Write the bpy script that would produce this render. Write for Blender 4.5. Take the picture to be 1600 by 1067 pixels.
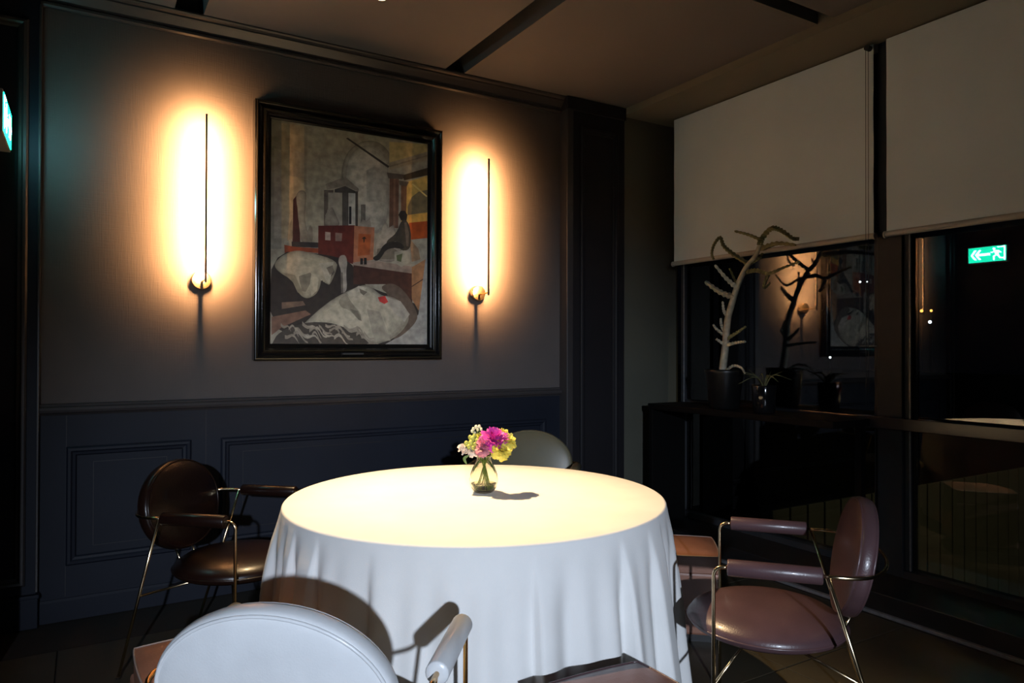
import bpy, bmesh, math, random
from mathutils import Vector, Matrix
from mathutils.geometry import tessellate_polygon
for o in list(bpy.data.objects): bpy.data.objects.remove(o, do_unlink=True)
scn = bpy.context.scene
COL = scn.collection
PI = math.pi

# ------------------------------------------------------------------ camera
cam_d = bpy.data.cameras.new('camera'); cam = bpy.data.objects.new('camera', cam_d); COL.objects.link(cam)
YAW, PITCH, ROLL = .5409, .0081, .0026
fw = Vector((math.sin(YAW)*math.cos(PITCH), math.cos(YAW)*math.cos(PITCH), math.sin(PITCH)))
rt = Vector((math.cos(YAW), -math.sin(YAW), 0)); up = rt.cross(fw)
rt2 = rt*math.cos(ROLL)+up*math.sin(ROLL); up2 = up*math.cos(ROLL)-rt*math.sin(ROLL)
cam.matrix_world = Matrix(((rt2.x, up2.x, -fw.x, -2.9569), (rt2.y, up2.y, -fw.y, -4.248), (rt2.z, up2.z, -fw.z, 1.38), (0, 0, 0, 1)))
cam_d.sensor_width = 36; cam_d.lens = 1114.05/1600*36; cam_d.clip_start = .02; cam_d.clip_end = 200
scn.camera = cam

# ------------------------------------------------------------------ night sky, view
w = bpy.data.worlds.new('night'); scn.world = w; w.use_nodes = True
w.node_tree.nodes['Background'].inputs[0].default_value = (.35, .45, .8, 1)
w.node_tree.nodes['Background'].inputs[1].default_value = .0012
vs = scn.view_settings; vs.view_transform = 'Standard'; vs.look = 'None'; vs.exposure = 0.0; vs.gamma = 1; vs.use_curve_mapping = False

# ------------------------------------------------------------------ room lamps
def spot(name, loc, target, power, color, size, blend, radius):
    d = bpy.data.lights.new(name, 'SPOT'); d.energy = power; d.color = color; d.spot_size = math.radians(size); d.spot_blend = blend; d.shadow_soft_size = radius
    o = bpy.data.objects.new(name, d); COL.objects.link(o); o.location = loc
    o.rotation_euler = (Vector(target)-Vector(loc)).to_track_quat('-Z', 'Y').to_euler()
    return o
# ceiling downlight aimed at the table, and the cooler spotlight of the dining room behind the viewer
LAMP_X, LAMP_Y = -1.95, -.65
spot('table_spot', (LAMP_X, LAMP_Y, 3.165), (-1.60, -1.58, .75), 770, (1, .70, .37), 51, 1.0, .02)
spot('room_spot', (-4.3, -8.0, 2.3), (-1.75, -2.10, .50), 1500, (.72, .83, 1.0), 38, 1.0, .05)

# ------------------------------------------------------------------ materials
MATS = {}
def nodes(name):
    m = bpy.data.materials.new(name); m.use_nodes = True; MATS[name] = m
    nt = m.node_tree; return m, nt, nt.nodes, nt.links, nt.nodes['Principled BSDF']
def mat(name, col, rough=.5, metal=0, var=.12, scale=8, bump=0, bscale=60, coat=0, spec=.5, stretch=(1, 1, 1), sheen=0, trans=0):
    m, nt, N, L, b = nodes(name)
    tc = N.new('ShaderNodeTexCoord'); mp = N.new('ShaderNodeMapping'); mp.inputs['Scale'].default_value = stretch
    L.new(tc.outputs['Object'], mp.inputs[0])
    n = N.new('ShaderNodeTexNoise'); n.inputs['Scale'].default_value = scale; n.inputs['Detail'].default_value = 4; L.new(mp.outputs[0], n.inputs[0])
    r = N.new('ShaderNodeValToRGB'); r.color_ramp.elements[0].position = .3; r.color_ramp.elements[1].position = .7
    r.color_ramp.elements[0].color = tuple(c*(1-var) for c in col)+(1,); r.color_ramp.elements[1].color = tuple(min(1, c*(1+var)) for c in col)+(1,)
    L.new(n.outputs['Fac'], r.inputs[0]); L.new(r.outputs[0], b.inputs['Base Color'])
    b.inputs['Roughness'].default_value = rough; b.inputs['Metallic'].default_value = metal
    b.inputs['Specular IOR Level'].default_value = spec; b.inputs['Coat Weight'].default_value = coat; b.inputs['Coat Roughness'].default_value = .12
    b.inputs['Sheen Weight'].default_value = sheen; b.inputs['Subsurface Weight'].default_value = trans
    if trans: b.inputs['Subsurface Radius'].default_value = (.01, .008, .004)
    if bump:
        n2 = N.new('ShaderNodeTexNoise'); n2.inputs['Scale'].default_value = bscale; n2.inputs['Detail'].default_value = 3; L.new(mp.outputs[0], n2.inputs[0])
        bp = N.new('ShaderNodeBump'); bp.inputs['Strength'].default_value = bump; bp.inputs['Distance'].default_value = .004
        L.new(n2.outputs['Fac'], bp.inputs['Height']); L.new(bp.outputs[0], b.inputs['Normal'])
    return m
def woven(name, col, rough, scale, strength, var=.06):
    m, nt, N, L, b = nodes(name)
    tc = N.new('ShaderNodeTexCoord')
    n = N.new('ShaderNodeTexNoise'); n.inputs['Scale'].default_value = 5; n.inputs['Detail'].default_value = 5; L.new(tc.outputs['Object'], n.inputs[0])
    r = N.new('ShaderNodeValToRGB'); r.color_ramp.elements[0].color = tuple(c*(1-var) for c in col)+(1,); r.color_ramp.elements[1].color = tuple(min(1, c*(1+var)) for c in col)+(1,)
    L.new(n.outputs['Fac'], r.inputs[0]); L.new(r.outputs[0], b.inputs['Base Color'])
    b.inputs['Roughness'].default_value = rough; b.inputs['Specular IOR Level'].default_value = .25
    hs = []
    for st in ((1, 1, .06), (.06, .06, 1)):
        mp = N.new('ShaderNodeMapping'); mp.inputs['Scale'].default_value = st; L.new(tc.outputs['Object'], mp.inputs[0])
        k = N.new('ShaderNodeTexNoise'); k.inputs['Scale'].default_value = scale; k.inputs['Detail'].default_value = 2; L.new(mp.outputs[0], k.inputs[0]); hs.append(k)
    a = N.new('ShaderNodeMath'); a.operation = 'ADD'; L.new(hs[0].outputs['Fac'], a.inputs[0]); L.new(hs[1].outputs['Fac'], a.inputs[1])
    bp = N.new('ShaderNodeBump'); bp.inputs['Strength'].default_value = strength; bp.inputs['Distance'].default_value = .002
    L.new(a.outputs[0], bp.inputs['Height']); L.new(bp.outputs[0], b.inputs['Normal'])
    return m
def emit(name, col, s):
    m, nt, N, L, b = nodes(name)
    b.inputs['Base Color'].default_value = tuple(c*.5 for c in col)+(1,); b.inputs['Emission Color'].default_value = col+(1,); b.inputs['Emission Strength'].default_value = s
    return m
def pane_mat(name, mult, tint=(1, 1, 1)):
    # thin sheet glass: see-through plus a Fresnel mirror (one or more sheets)
    m, nt, N, L, b = nodes(name); N.remove(b)
    t = N.new('ShaderNodeBsdfTransparent'); t.inputs[0].default_value = tint+(1,); g = N.new('ShaderNodeBsdfGlossy'); g.inputs['Roughness'].default_value = .0
    f = N.new('ShaderNodeFresnel'); f.inputs[0].default_value = 1.5
    k = N.new('ShaderNodeMath'); k.operation = 'MULTIPLY'; k.use_clamp = True; k.inputs[1].default_value = mult; L.new(f.outputs[0], k.inputs[0])
    x = N.new('ShaderNodeMixShader'); L.new(k.outputs[0], x.inputs[0]); L.new(t.outputs[0], x.inputs[1]); L.new(g.outputs[0], x.inputs[2])
    L.new(x.outputs[0], N['Material Output'].inputs[0]); return m

woven('wall_cloth', (.088, .078, .076), .72, 160, .5, .10)
mat('panel_paint', (.0100, .0125, .0210), .55, spec=.22, var=.10, scale=3, bump=.06, bscale=30)
mat('trim_paint', (.040, .036, .037), .34, var=.08, scale=5, bump=.04, bscale=40)
mat('pilaster_paint', (.012, .011, .013), .60, var=.10, scale=3, spec=.25)
mat('pillar_paint', (.085, .085, .066), .55, var=.08, scale=2)
mat('ceiling_paint', (.105, .104, .106), .8, var=.05, scale=2)
mat('soffit_paint', (.135, .13, .10), .75, var=.05, scale=2)
mat('slot_black', (.010, .009, .011), .5, var=.05)
mat('floor_tile', (.046, .038, .024), .38, var=.25, scale=2.2, bump=.08, bscale=9)
mat('grout', (.010, .008, .006), .8)
mat('plinth_black', (.008, .008, .009), .45)
mat('edge_strip', (.16, .16, .17), .6, var=.2, scale=40)
mat('frame_metal', (.034, .036, .040), .55, var=.08, scale=6, spec=.15)
mat('ledge_black', (.022, .022, .026), .16, var=.1, scale=4)
mat('console_black', (.003, .003, .003), .6, var=.1, scale=4, spec=.12)
mat('blind_cloth', (.60, .69, .73), .85, var=.06, scale=1.6, bump=.15, bscale=260)
mat('blind_bar', (.40, .385, .36), .45, var=.05)
mat('lacquer', (.005, .005, .005), .14, var=.1, coat=.6)
mat('frame_bead', (.030, .024, .014), .20, metal=.3, var=.1, coat=.4)
mat('brass', (.62, .38, .14), .24, metal=1, var=.06, scale=20)
mat('pale_brass', (.74, .58, .36), .20, metal=1, var=.06, scale=20)
mat('rod_black', (.012, .010, .008), .4, var=.05)
mat('linen', (.80, .79, .77), .88, var=.03, scale=6, bump=.22, bscale=420)
mat('linen_top', (.80, .79, .77), .88, var=.03, scale=6)
mat('wood_dark', (.05, .03, .02), .4, var=.3, scale=3, stretch=(1, 8, 1))
mat('leather_white', (.67, .68, .69), .33, var=.05, scale=12, bump=.10, bscale=220, coat=.15)
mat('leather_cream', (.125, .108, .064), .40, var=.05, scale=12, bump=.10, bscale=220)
mat('leather_mauve', (.082, .044, .048), .34, var=.12, scale=9, bump=.14, bscale=180, coat=.12)
mat('leather_brown', (.012, .0045, .003), .30, var=.15, scale=9, bump=.14, bscale=180, coat=.1, spec=.35)
mat('leather_tan', (.26, .118, .076), .40, var=.14, scale=9, bump=.14, bscale=180)
mat('piping_light', (.30, .24, .22), .4, var=.05)
mat('stem_green', (.16, .24, .035), .5, var=.2, scale=30, trans=.1)
mat('leaf_green', (.10, .17, .03), .5, var=.25, scale=30)
mat('petal_magenta', (.62, .045, .36), .6, var=.25, scale=24, trans=.15)
mat('petal_pink', (.72, .22, .34), .6, var=.22, scale=24, trans=.15)
mat('petal_dusty', (.55, .20, .24), .6, var=.3, scale=30, trans=.15)
mat('petal_yellow', (.80, .66, .10), .6, var=.15, scale=24, trans=.15)
mat('petal_cream', (.86, .74, .64), .6, var=.10, scale=24, trans=.15)
mat('bud_green', (.42, .44, .09), .5, var=.2, scale=40, trans=.1)
mat('bud_white', (.72, .72, .52), .5, var=.15, scale=40)
mat('cactus_skin', (.42, .40, .31), .6, var=.35, scale=22, bump=.3, bscale=60)
mat('cactus_green', (.13, .13, .055), .55, var=.4, scale=22, bump=.3, bscale=60)
mat('pot_black', (.007, .007, .007), .35, var=.1)
mat('pot_gloss', (.008, .008, .009), .06, var=.1, coat=.8)
mat('soil', (.03, .022, .015), .9, var=.4, scale=60, bump=.6, bscale=80)
mat('sign_case', (.30, .31, .31), .5, var=.03)
mat('fence_sheet', (.135, .125, .075), .55, var=.12, scale=4)
mat('fence_rib', (.03, .028, .02), .6)
mat('street_dark', (.02, .02, .02), .9)
mat('wall_far', (.05, .05, .045), .8)
mat('rear_paint', (.05, .045, .045), .7)
pane_mat('window_glass', 1.9, (.80, .82, .82)); pane_mat('picture_glass', .12)
emit('led_warm', (1.0, .47, .17), 60)
emit('lamp_warm', (1.0, .78, .48), 6)
emit('sign_green', (.004, .55, .31), 15); emit('sign_white', (.42, .64, 1.0), 46)
emit('far_white', (.9, .95, 1.0), 4); emit('far_orange', (1.0, .42, .08), 4)
g, nt_, N_, L_, b_ = nodes('vase_glass')
b_.inputs['Transmission Weight'].default_value = 1; b_.inputs['Roughness'].default_value = 0; b_.inputs['IOR'].default_value = 1.45; b_.inputs['Base Color'].default_value = (.98, .98, .90, 1)
g, nt_, N_, L_, b_ = nodes('water')
b_.inputs['Transmission Weight'].default_value = 1; b_.inputs['Roughness'].default_value = 0; b_.inputs['IOR'].default_value = 1.33; b_.inputs['Base Color'].default_value = (.96, .97, .80, 1)
# flat print: colours painted per shape, with a little grain
g, nt_, N_, L_, b_ = nodes('print')
at = N_.new('ShaderNodeAttribute'); at.attribute_name = 'ink'
tc_ = N_.new('ShaderNodeTexCoord'); nz = N_.new('ShaderNodeTexNoise'); nz.inputs['Scale'].default_value = 26; nz.inputs['Detail'].default_value = 6; L_.new(tc_.outputs['Object'], nz.inputs[0])
rp = N_.new('ShaderNodeValToRGB'); rp.color_ramp.elements[0].position = .3; rp.color_ramp.elements[0].color = (.62, .62, .62, 1); rp.color_ramp.elements[1].position = .72; rp.color_ramp.elements[1].color = (1.12, 1.12, 1.12, 1)
mx = N_.new('ShaderNodeMix'); mx.data_type = 'RGBA'; mx.blend_type = 'MULTIPLY'; mx.inputs[0].default_value = 1
L_.new(nz.outputs['Fac'], rp.inputs[0]); L_.new(at.outputs['Color'], mx.inputs[6]); L_.new(rp.outputs[0], mx.inputs[7]); L_.new(mx.outputs[2], b_.inputs['Base Color']); b_.inputs['Roughness'].default_value = .6

# ------------------------------------------------------------------ helpers
def obj(name, bm, m, parent=None, smooth=False, loc=None):
    me = bpy.data.meshes.new(name); bm.normal_update(); bm.to_mesh(me); bm.free()
    if m: me.materials.append(MATS[m])
    if smooth:
        for p in me.polygons: p.use_smooth = True
    o = bpy.data.objects.new(name, me); COL.objects.link(o)
    if parent: o.parent = parent
    if loc: o.location = loc
    return o
def tag(o, label, cat, group=None, kind=None):
    o['label'] = label; o['category'] = cat
    if group: o['group'] = group
    if kind: o['kind'] = kind
    return o
def thing(name, label, cat, loc=(0, 0, 0), rz=0, group=None):
    o = bpy.data.objects.new(name, None); COL.objects.link(o); o.location = loc; o.rotation_euler = (0, 0, rz); o.empty_display_size = .1
    return tag(o, label, cat, group)
def struct(name, bm, m, label=None, cat=None, smooth=False):
    o = obj(name, bm, m, None, smooth); o['kind'] = 'structure'
    if label: o['label'] = label; o['category'] = cat
    return o
def box(bm, x0, x1, y0, y1, z0, z1, bev=0):
    r = bmesh.ops.create_cube(bm, size=1); vs_ = r['verts']
    bmesh.ops.scale(bm, vec=(x1-x0, y1-y0, z1-z0), verts=vs_); bmesh.ops.translate(bm, vec=((x0+x1)/2, (y0+y1)/2, (z0+z1)/2), verts=vs_)
    if bev:
        es = list({e for v in vs_ for e in v.link_edges}); bmesh.ops.bevel(bm, geom=es, offset=bev, segments=2, affect='EDGES', profile=.5)
def B(*a, **k):
    bm = bmesh.new(); box(bm, *a, **k); return bm
def spline(pts, n=8):
    P = [Vector(p) for p in pts]; out = []
    for i in range(len(P)-1):
        p0 = P[i-1] if i else P[0]*2-P[1]; p1, p2 = P[i], P[i+1]; p3 = P[i+2] if i+2 < len(P) else P[-1]*2-P[-2]
        for k in range(n):
            t = k/n; out.append(.5*((2*p1)+(p2-p0)*t+(2*p0-5*p1+4*p2-p3)*t*t+(3*p1-p0-3*p2+p3)*t**3))
    out.append(P[-1]); return out
def tube(bm, pts, r, seg=10, closed=False, prof=None):
    P = [Vector(p) for p in pts]; n = len(P); rad = r if callable(r) else (lambda t: r); rings = []; nrm = None
    for i in range(n):
        if closed: d = P[(i+1) % n]-P[i-1]
        else: d = P[min(i+1, n-1)]-P[max(i-1, 0)]
        d.normalize()
        if nrm is None: nrm = d.orthogonal().normalized()
        nrm = (nrm-d*nrm.dot(d)); nrm = nrm.normalized() if nrm.length > 1e-6 else d.orthogonal().normalized()
        bn = d.cross(nrm); R = rad(i/max(1, n-1))
        rings.append([bm.verts.new(P[i]+(nrm*math.cos(a*2*PI/seg)+bn*math.sin(a*2*PI/seg))*R*(prof[a] if prof else 1)) for a in range(seg)])
    for i in range(n if closed else n-1):
        A, C = rings[i], rings[(i+1) % n]
        for a in range(seg): bm.faces.new((A[a], A[(a+1) % seg], C[(a+1) % seg], C[a]))
    if not closed: bm.faces.new(rings[0][::-1]); bm.faces.new(rings[-1])
def T(pts, r, seg=10, **k):
    bm = bmesh.new(); tube(bm, pts, r, seg, **k); return bm
def lathe(prof, seg=48, sx=1, sy=1):
    bm = bmesh.new(); rings = []
    for r, z in prof:
        if r < 1e-6: rings.append([bm.verts.new((0, 0, z))])
        else: rings.append([bm.verts.new((r*sx*math.cos(2*PI*i/seg), r*sy*math.sin(2*PI*i/seg), z)) for i in range(seg)])
    for A, C in zip(rings, rings[1:]):
        if len(A) == 1 and len(C) == 1: continue
        for i in range(seg):
            j = (i+1) % seg
            if len(A) == 1: bm.faces.new((A[0], C[j], C[i]))
            elif len(C) == 1: bm.faces.new((A[i], A[j], C[0]))
            else: bm.faces.new((A[i], A[j], C[j], C[i]))
    bmesh.ops.recalc_face_normals(bm, faces=bm.faces); return bm
def sweep_x(prof, x0, x1):
    # prof: (y, z) points, closed
    bm = bmesh.new(); A = [bm.verts.new((x0, y, z)) for y, z in prof]; C = [bm.verts.new((x1, y, z)) for y, z in prof]; n = len(prof)
    for i in range(n): bm.faces.new((A[i], A[(i+1) % n], C[(i+1) % n], C[i]))
    bm.faces.new(A[::-1]); bm.faces.new(C); bmesh.ops.recalc_face_normals(bm, faces=bm.faces); return bm
def frame_sweep(x0, x1, z0, z1, prof, y=0):
    # mitred rectangular frame in the xz plane; prof = (inset from outer edge, projection towards the room)
    bm = bmesh.new(); rings = []
    for cx, cz, sx, sz in ((x0, z0, 1, 1), (x1, z0, -1, 1), (x1, z1, -1, -1), (x0, z1, 1, -1)):
        rings.append([bm.verts.new((cx+sx*a, y-b, cz+sz*a)) for a, b in prof])
    n = len(prof)
    for i in range(4):
        A, C = rings[i], rings[(i+1) % 4]
        for k in range(n): bm.faces.new((A[k], A[(k+1) % n], C[(k+1) % n], C[k]))
    bmesh.ops.recalc_face_normals(bm, faces=bm.faces); return bm
def poly_prism(pts, y0, y1, axis='y'):
    # pts in (a, z); extruded along axis from y0 to y1
    bm = bmesh.new()
    mk = (lambda a, z, t: (a, t, z)) if axis == 'y' else (lambda a, z, t: (t, a, z))
    A = [bm.verts.new(mk(a, z, y0)) for a, z in pts]; C = [bm.verts.new(mk(a, z, y1)) for a, z in pts]; n = len(pts)
    for i in range(n): bm.faces.new((A[i], A[(i+1) % n], C[(i+1) % n], C[i]))
    for tri in tessellate_polygon([[Vector((a, z, 0)) for a, z in pts]]):
        bm.faces.new([A[i] for i in tri]); bm.faces.new([C[i] for i in tri][::-1])
    bmesh.ops.recalc_face_normals(bm, faces=bm.faces); return bm
ART=[
((0.403,0.381,0.302),[(0,1000),(1000,1000),(1000,0),(0,0)]),
((0.269,0.269,0.235),[(0,1000),(59,1000),(63,425),(0,421)]),
((0.37,0.358,0.314),[(17,872),(60,868),(63,472),(20,469)]),
((0.493,0.414,0.28),[(59,990),(200,993),(203,480),(63,472)]),
((0.403,0.347,0.258),[(100,892),(197,862),(198,754),(104,757)]),
((0.336,0.314,0.246),[(193,992),(212,994),(208,707),(195,706)]),
((0.208,0.201,0.167),[(429,833),(433,848),(439,862),(446,876),(455,890),(466,905),(480,918),(495,931),(513,942),(534,953),(555,962),(577,968),(601,972),(625,974),(647,973),(668,969),(688,962),(705,952),(721,942),(733,930),(743,917),(750,904),(753,892),(753,884),(750,877),(743,874),(736,874),(729,878),(723,886),(716,898),(707,909),(697,919),(686,929),(672,937),(657,944),(641,948),(623,950),(603,950),(584,947),(565,943),(548,938),(530,930),(515,922),(502,912),(492,901),(483,890),(475,877),(469,864),(463,851),(459,836),(456,820),(453,802),(451,782),(449,761),(446,747),(443,743),(438,746),(432,758),(427,769),(424,779),(423,789),(423,798),(424,809),(426,820)]),
((0.255,0.247,0.204),[(433,837),(437,850),(442,864),(450,878),(458,891),(469,905),(481,918),(496,930),(514,941),(533,951),(554,959),(575,965),(597,969),(620,971),(641,970),(661,966),(680,960),(697,950),(711,940),(723,929),(732,917),(739,904),(742,893),(742,885),(739,879),(733,875),(726,875),(720,879),(713,887),(707,898),(699,909),(689,919),(678,928),(665,936),(651,942),(635,946),(618,948),(599,948),(581,946),(563,942),(546,937),(530,929),(516,921),(503,912),(493,902),(484,891),(477,879),(471,866),(466,853),(462,840),(459,824),(456,807),(454,788),(452,767),(450,755),(446,750),(441,753),(436,764),(431,775),(429,785),(427,794),(427,803),(428,813),(430,824)]),
((0.296,0.286,0.237),[(438,841),(442,854),(447,867),(454,879),(462,892),(472,905),(484,918),(498,929),(514,939),(532,949),(552,956),(572,962),(592,966),(614,967),(634,966),(653,963),(671,957),(687,948),(700,938),(711,928),(720,917),(726,904),(729,894),(729,886),(726,881),(720,877),(714,877),(708,881),(702,888),(696,899),(688,909),(679,918),(669,927),(657,935),(643,940),(629,944),(612,946),(595,946),(577,944),(561,940),(545,935),(529,928),(516,921),(504,912),(494,902),(486,892),(480,881),(474,869),(469,857),(465,844),(462,829),(460,813),(458,795),(456,776),(454,764),(450,759),(446,762),(441,773),(437,783),(434,792),(433,801),(432,809),(433,819),(435,829)]),
((0.326,0.315,0.261),[(444,846),(448,858),(453,870),(459,882),(466,894),(475,906),(487,917),(500,927),(515,937),(532,946),(549,953),(568,958),(587,961),(607,963),(625,962),(643,959),(659,953),(674,945),(686,936),(696,926),(704,916),(710,905),(713,896),(713,888),(710,883),(704,880),(699,880),(693,883),(688,890),(682,900),(675,909),(667,918),(657,926),(646,933),(634,938),(620,941),(605,943),(589,943),(573,941),(558,938),(543,933),(529,927),(516,920),(506,912),(496,903),(489,893),(483,883),(477,872),(473,861),(470,849),(467,835),(464,820),(462,804),(461,786),(459,775),(456,771),(452,774),(447,783),(443,793),(441,801),(439,809),(439,817),(440,826),(442,835)]),
((0.349,0.338,0.28),[(453,853),(456,864),(460,874),(465,885),(472,896),(480,906),(490,916),(502,926),(515,934),(530,942),(546,948),(563,953),(580,956),(597,957),(614,956),(629,953),(644,948),(657,941),(668,933),(677,925),(684,915),(689,905),(691,897),(691,891),(689,886),(684,883),(679,883),(674,886),(669,892),(664,901),(658,909),(651,917),(642,924),(632,930),(621,935),(609,938),(596,939),(581,939),(567,938),(554,935),(541,931),(528,925),(517,919),(507,912),(499,904),(493,895),(487,886),(482,876),(478,866),(475,855),(472,843),(470,830),(469,815),(468,799),(466,790),(463,786),(459,788),(455,797),(451,805),(449,813),(448,820),(448,827),(449,835),(450,844)]),
((0.37,0.357,0.296),[(465,864),(468,872),(471,881),(476,890),(481,898),(488,907),(496,915),(505,923),(516,930),(529,936),(541,941),(555,945),(568,947),(583,948),(596,948),(609,945),(620,941),(631,935),(640,929),(647,922),(653,914),(657,906),(659,900),(659,895),(657,891),(653,888),(649,889),(645,891),(641,896),(637,903),(632,909),(626,916),(619,921),(611,926),(602,930),(592,933),(582,934),(570,934),(558,932),(548,930),(537,927),(527,922),(518,917),(510,911),(503,905),(498,898),(493,890),(489,883),(486,874),(484,866),(482,856),(480,845),(479,833),(478,820),(476,812),(474,809),(471,811),(467,818),(464,825),(463,831),(462,837),(462,843),(462,849),(464,856)]),
((0.386,0.374,0.309),[(482,878),(484,884),(486,890),(489,896),(493,902),(498,908),(503,914),(510,919),(518,924),(526,928),(535,932),(544,934),(554,936),(564,937),(573,936),(582,935),(590,932),(597,928),(604,923),(609,918),(613,913),(615,908),(617,903),(617,899),(615,897),(613,895),(610,895),(607,897),(604,900),(602,905),(598,910),(594,914),(589,918),(584,922),(578,924),(571,926),(563,927),(555,927),(547,926),(539,924),(532,922),(525,919),(519,915),(513,911),(508,907),(505,902),(502,896),(499,891),(497,885),(495,879),(493,872),(492,865),(491,856),(491,847),(489,842),(488,839),(486,841),(483,846),(481,850),(480,855),(479,859),(479,863),(480,867),(481,872)]),
((0.312,0.306,0.264),[(456,836),(460,850),(465,864),(472,877),(481,889),(490,901),(502,912),(515,922),(530,930),(548,938),(565,943),(584,947),(603,950),(623,950),(641,948),(657,944),(672,937),(686,929),(697,919),(707,909),(716,898),(723,886),(728,856),(731,809),(734,744),(734,662),(721,599),(696,556),(658,533),(607,530),(570,541),(545,565),(532,604),(532,657),(527,698),(516,727),(501,745),(480,751),(465,758),(455,768),(450,780),(450,794),(451,808),(453,822)]),
((0.383,0.375,0.323),[(459,836),(463,849),(468,862),(475,875),(483,887),(492,898),(503,908),(516,918),(531,926),(547,933),(564,938),(581,942),(600,944),(618,944),(636,943),(652,939),(666,932),(679,924),(690,915),(699,905),(707,895),(714,883),(719,855),(722,810),(724,748),(725,669),(713,609),(689,568),(652,547),(604,543),(568,554),(544,577),(532,614),(532,665),(527,704),(517,732),(502,748),(483,754),(468,762),(458,771),(453,782),(453,795),(454,809),(456,822)]),
((0.444,0.434,0.375),[(463,835),(467,848),(472,861),(478,872),(486,883),(494,894),(505,904),(517,913),(531,920),(546,927),(562,932),(579,936),(596,937),(613,938),(630,936),(645,932),(658,926),(670,919),(681,910),(690,901),(697,891),(703,880),(708,854),(711,811),(713,753),(713,679),(702,622),(679,584),(645,563),(600,560),(566,570),(544,592),(532,627),(532,674),(527,711),(518,737),(504,753),(486,758),(472,766),(463,774),(458,785),(458,797),(459,810),(461,823)]),
((0.489,0.478,0.413),[(469,835),(472,847),(477,858),(483,869),(489,879),(497,889),(507,898),(518,906),(531,913),(545,919),(560,924),(575,927),(591,929),(607,929),(622,928),(636,924),(648,919),(659,912),(669,904),(677,895),(684,886),(690,876),(694,852),(697,813),(699,759),(699,691),(689,639),(668,603),(636,584),(595,581),(564,590),(543,610),(532,642),(532,686),(528,720),(519,745),(506,759),(489,764),(477,770),(468,779),(464,788),(464,800),(464,812),(466,823)]),
((0.524,0.513,0.443),[(476,834),(479,845),(483,855),(488,865),(494,874),(501,883),(510,891),(520,898),(531,904),(544,910),(557,914),(571,917),(585,918),(599,918),(612,917),(625,914),(636,909),(645,903),(654,896),(661,888),(668,880),(673,871),(676,849),(679,814),(680,767),(681,706),(672,660),(653,628),(625,611),(588,608),(560,616),(542,634),(533,663),(532,702),(528,732),(521,754),(509,767),(494,771),(483,777),(475,784),(471,793),(471,803),(472,814),(473,824)]),
((0.554,0.542,0.468),[(486,834),(489,842),(492,850),(496,858),(501,866),(507,873),(514,879),(522,885),(531,890),(542,895),(552,898),(563,900),(575,901),(586,902),(597,900),(607,898),(616,894),(624,889),(631,883),(637,877),(642,870),(646,863),(649,846),(651,817),(652,779),(652,730),(645,692),(630,667),(608,653),(578,650),(555,657),(540,671),(533,694),(532,726),(529,751),(523,768),(514,779),(501,782),(492,787),(486,793),(483,800),(483,808),(483,817),(485,825)]),
((0.58,0.567,0.489),[(500,833),(502,839),(504,844),(507,850),(511,855),(515,860),(520,865),(525,869),(532,872),(539,875),(547,878),(554,879),(562,880),(570,880),(578,879),(585,877),(591,875),(596,871),(601,867),(605,863),(609,858),(612,853),(614,841),(615,821),(616,794),(616,760),(611,734),(601,716),(585,706),(564,704),(548,709),(538,719),(533,735),(533,757),(530,774),(526,787),(519,794),(511,797),(504,800),(500,804),(498,809),(498,815),(498,821),(499,827)]),
((0.448,0.437,0.381),[(583,828),(635,852),(706,840),(707,688),(584,678)]),
((0.582,0.482,0.224),[(734,982),(1000,1000),(1000,957),(735,878)]),
((0.403,0.347,0.246),[(733,880),(1000,963),(1000,921),(735,845)]),
((0.291,0.246,0.168),[(735,865),(1000,946),(1000,940),(735,858)]),
((0.067,0.045,0.022),[(824,828),(1000,882),(1000,845),(837,804)]),
((0.694,0.482,0.134),[(815,786),(1000,843),(1000,550),(816,537)]),
((0.224,0.179,0.09),[(861,675),(889,726),(936,756),(1000,772),(1000,649),(862,636)]),
((0.784,0.448,0.09),[(871,637),(1000,659),(1000,609),(871,598)]),
((0.504,0.09,0.011),[(871,598),(1000,616),(1000,531),(872,514)]),
((0.9,0.728,0.28),[(889,790),(900,794),(1000,741),(994,735)]),
((0.179,0.09,0.056),[(737,805),(800,808),(798,567),(735,563)]),
((0.269,0.146,0.09),[(764,805),(778,806),(776,566),(762,565)]),
((0.235,0.112,0.056),[(815,780),(855,781),(852,642),(816,639)]),
((0.123,0.101,0.078),[(717,831),(837,832),(826,808),(728,804)]),
((0.157,0.123,0.09),[(797,800),(870,799),(855,777),(804,778)]),
((0.045,0.039,0.034),[(450,965),(462,970),(735,863),(726,854)]),
((0.168,0.134,0.112),[(314,711),(372,716),(369,549),(315,545)]),
((0.381,0.358,0.302),[(340,701),(423,708),(424,552),(341,547)]),
((0.538,0.538,0.493),[(467,718),(515,722),(516,559),(468,555)]),
((0.022,0.022,0.022),[(471,647),(486,648),(487,565),(471,564)]),
((0.101,0.09,0.078),[(427,731),(467,735),(468,553),(428,550)]),
((0.078,0.067,0.056),[(511,722),(528,723),(528,557),(512,556)]),
((0.269,0.246,0.202),[(324,739),(446,785),(532,736),(532,721),(450,741),(331,713)]),
((0.09,0.078,0.067),[(380,720),(447,741),(521,720),(521,713),(380,705)]),
((0.187,0.174,0.146),[(331,582),(338,588),(343,595),(347,602),(349,609),(350,617),(351,623),(354,627),(357,631),(361,633),(365,633),(369,631),(372,627),(376,622),(379,615),(384,609),(388,602),(393,595),(398,587),(403,579),(407,571),(411,562),(408,555),(398,550),(380,547),(355,545),(337,546),(325,549),(320,554),(320,561),(323,568),(326,575)]),
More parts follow.
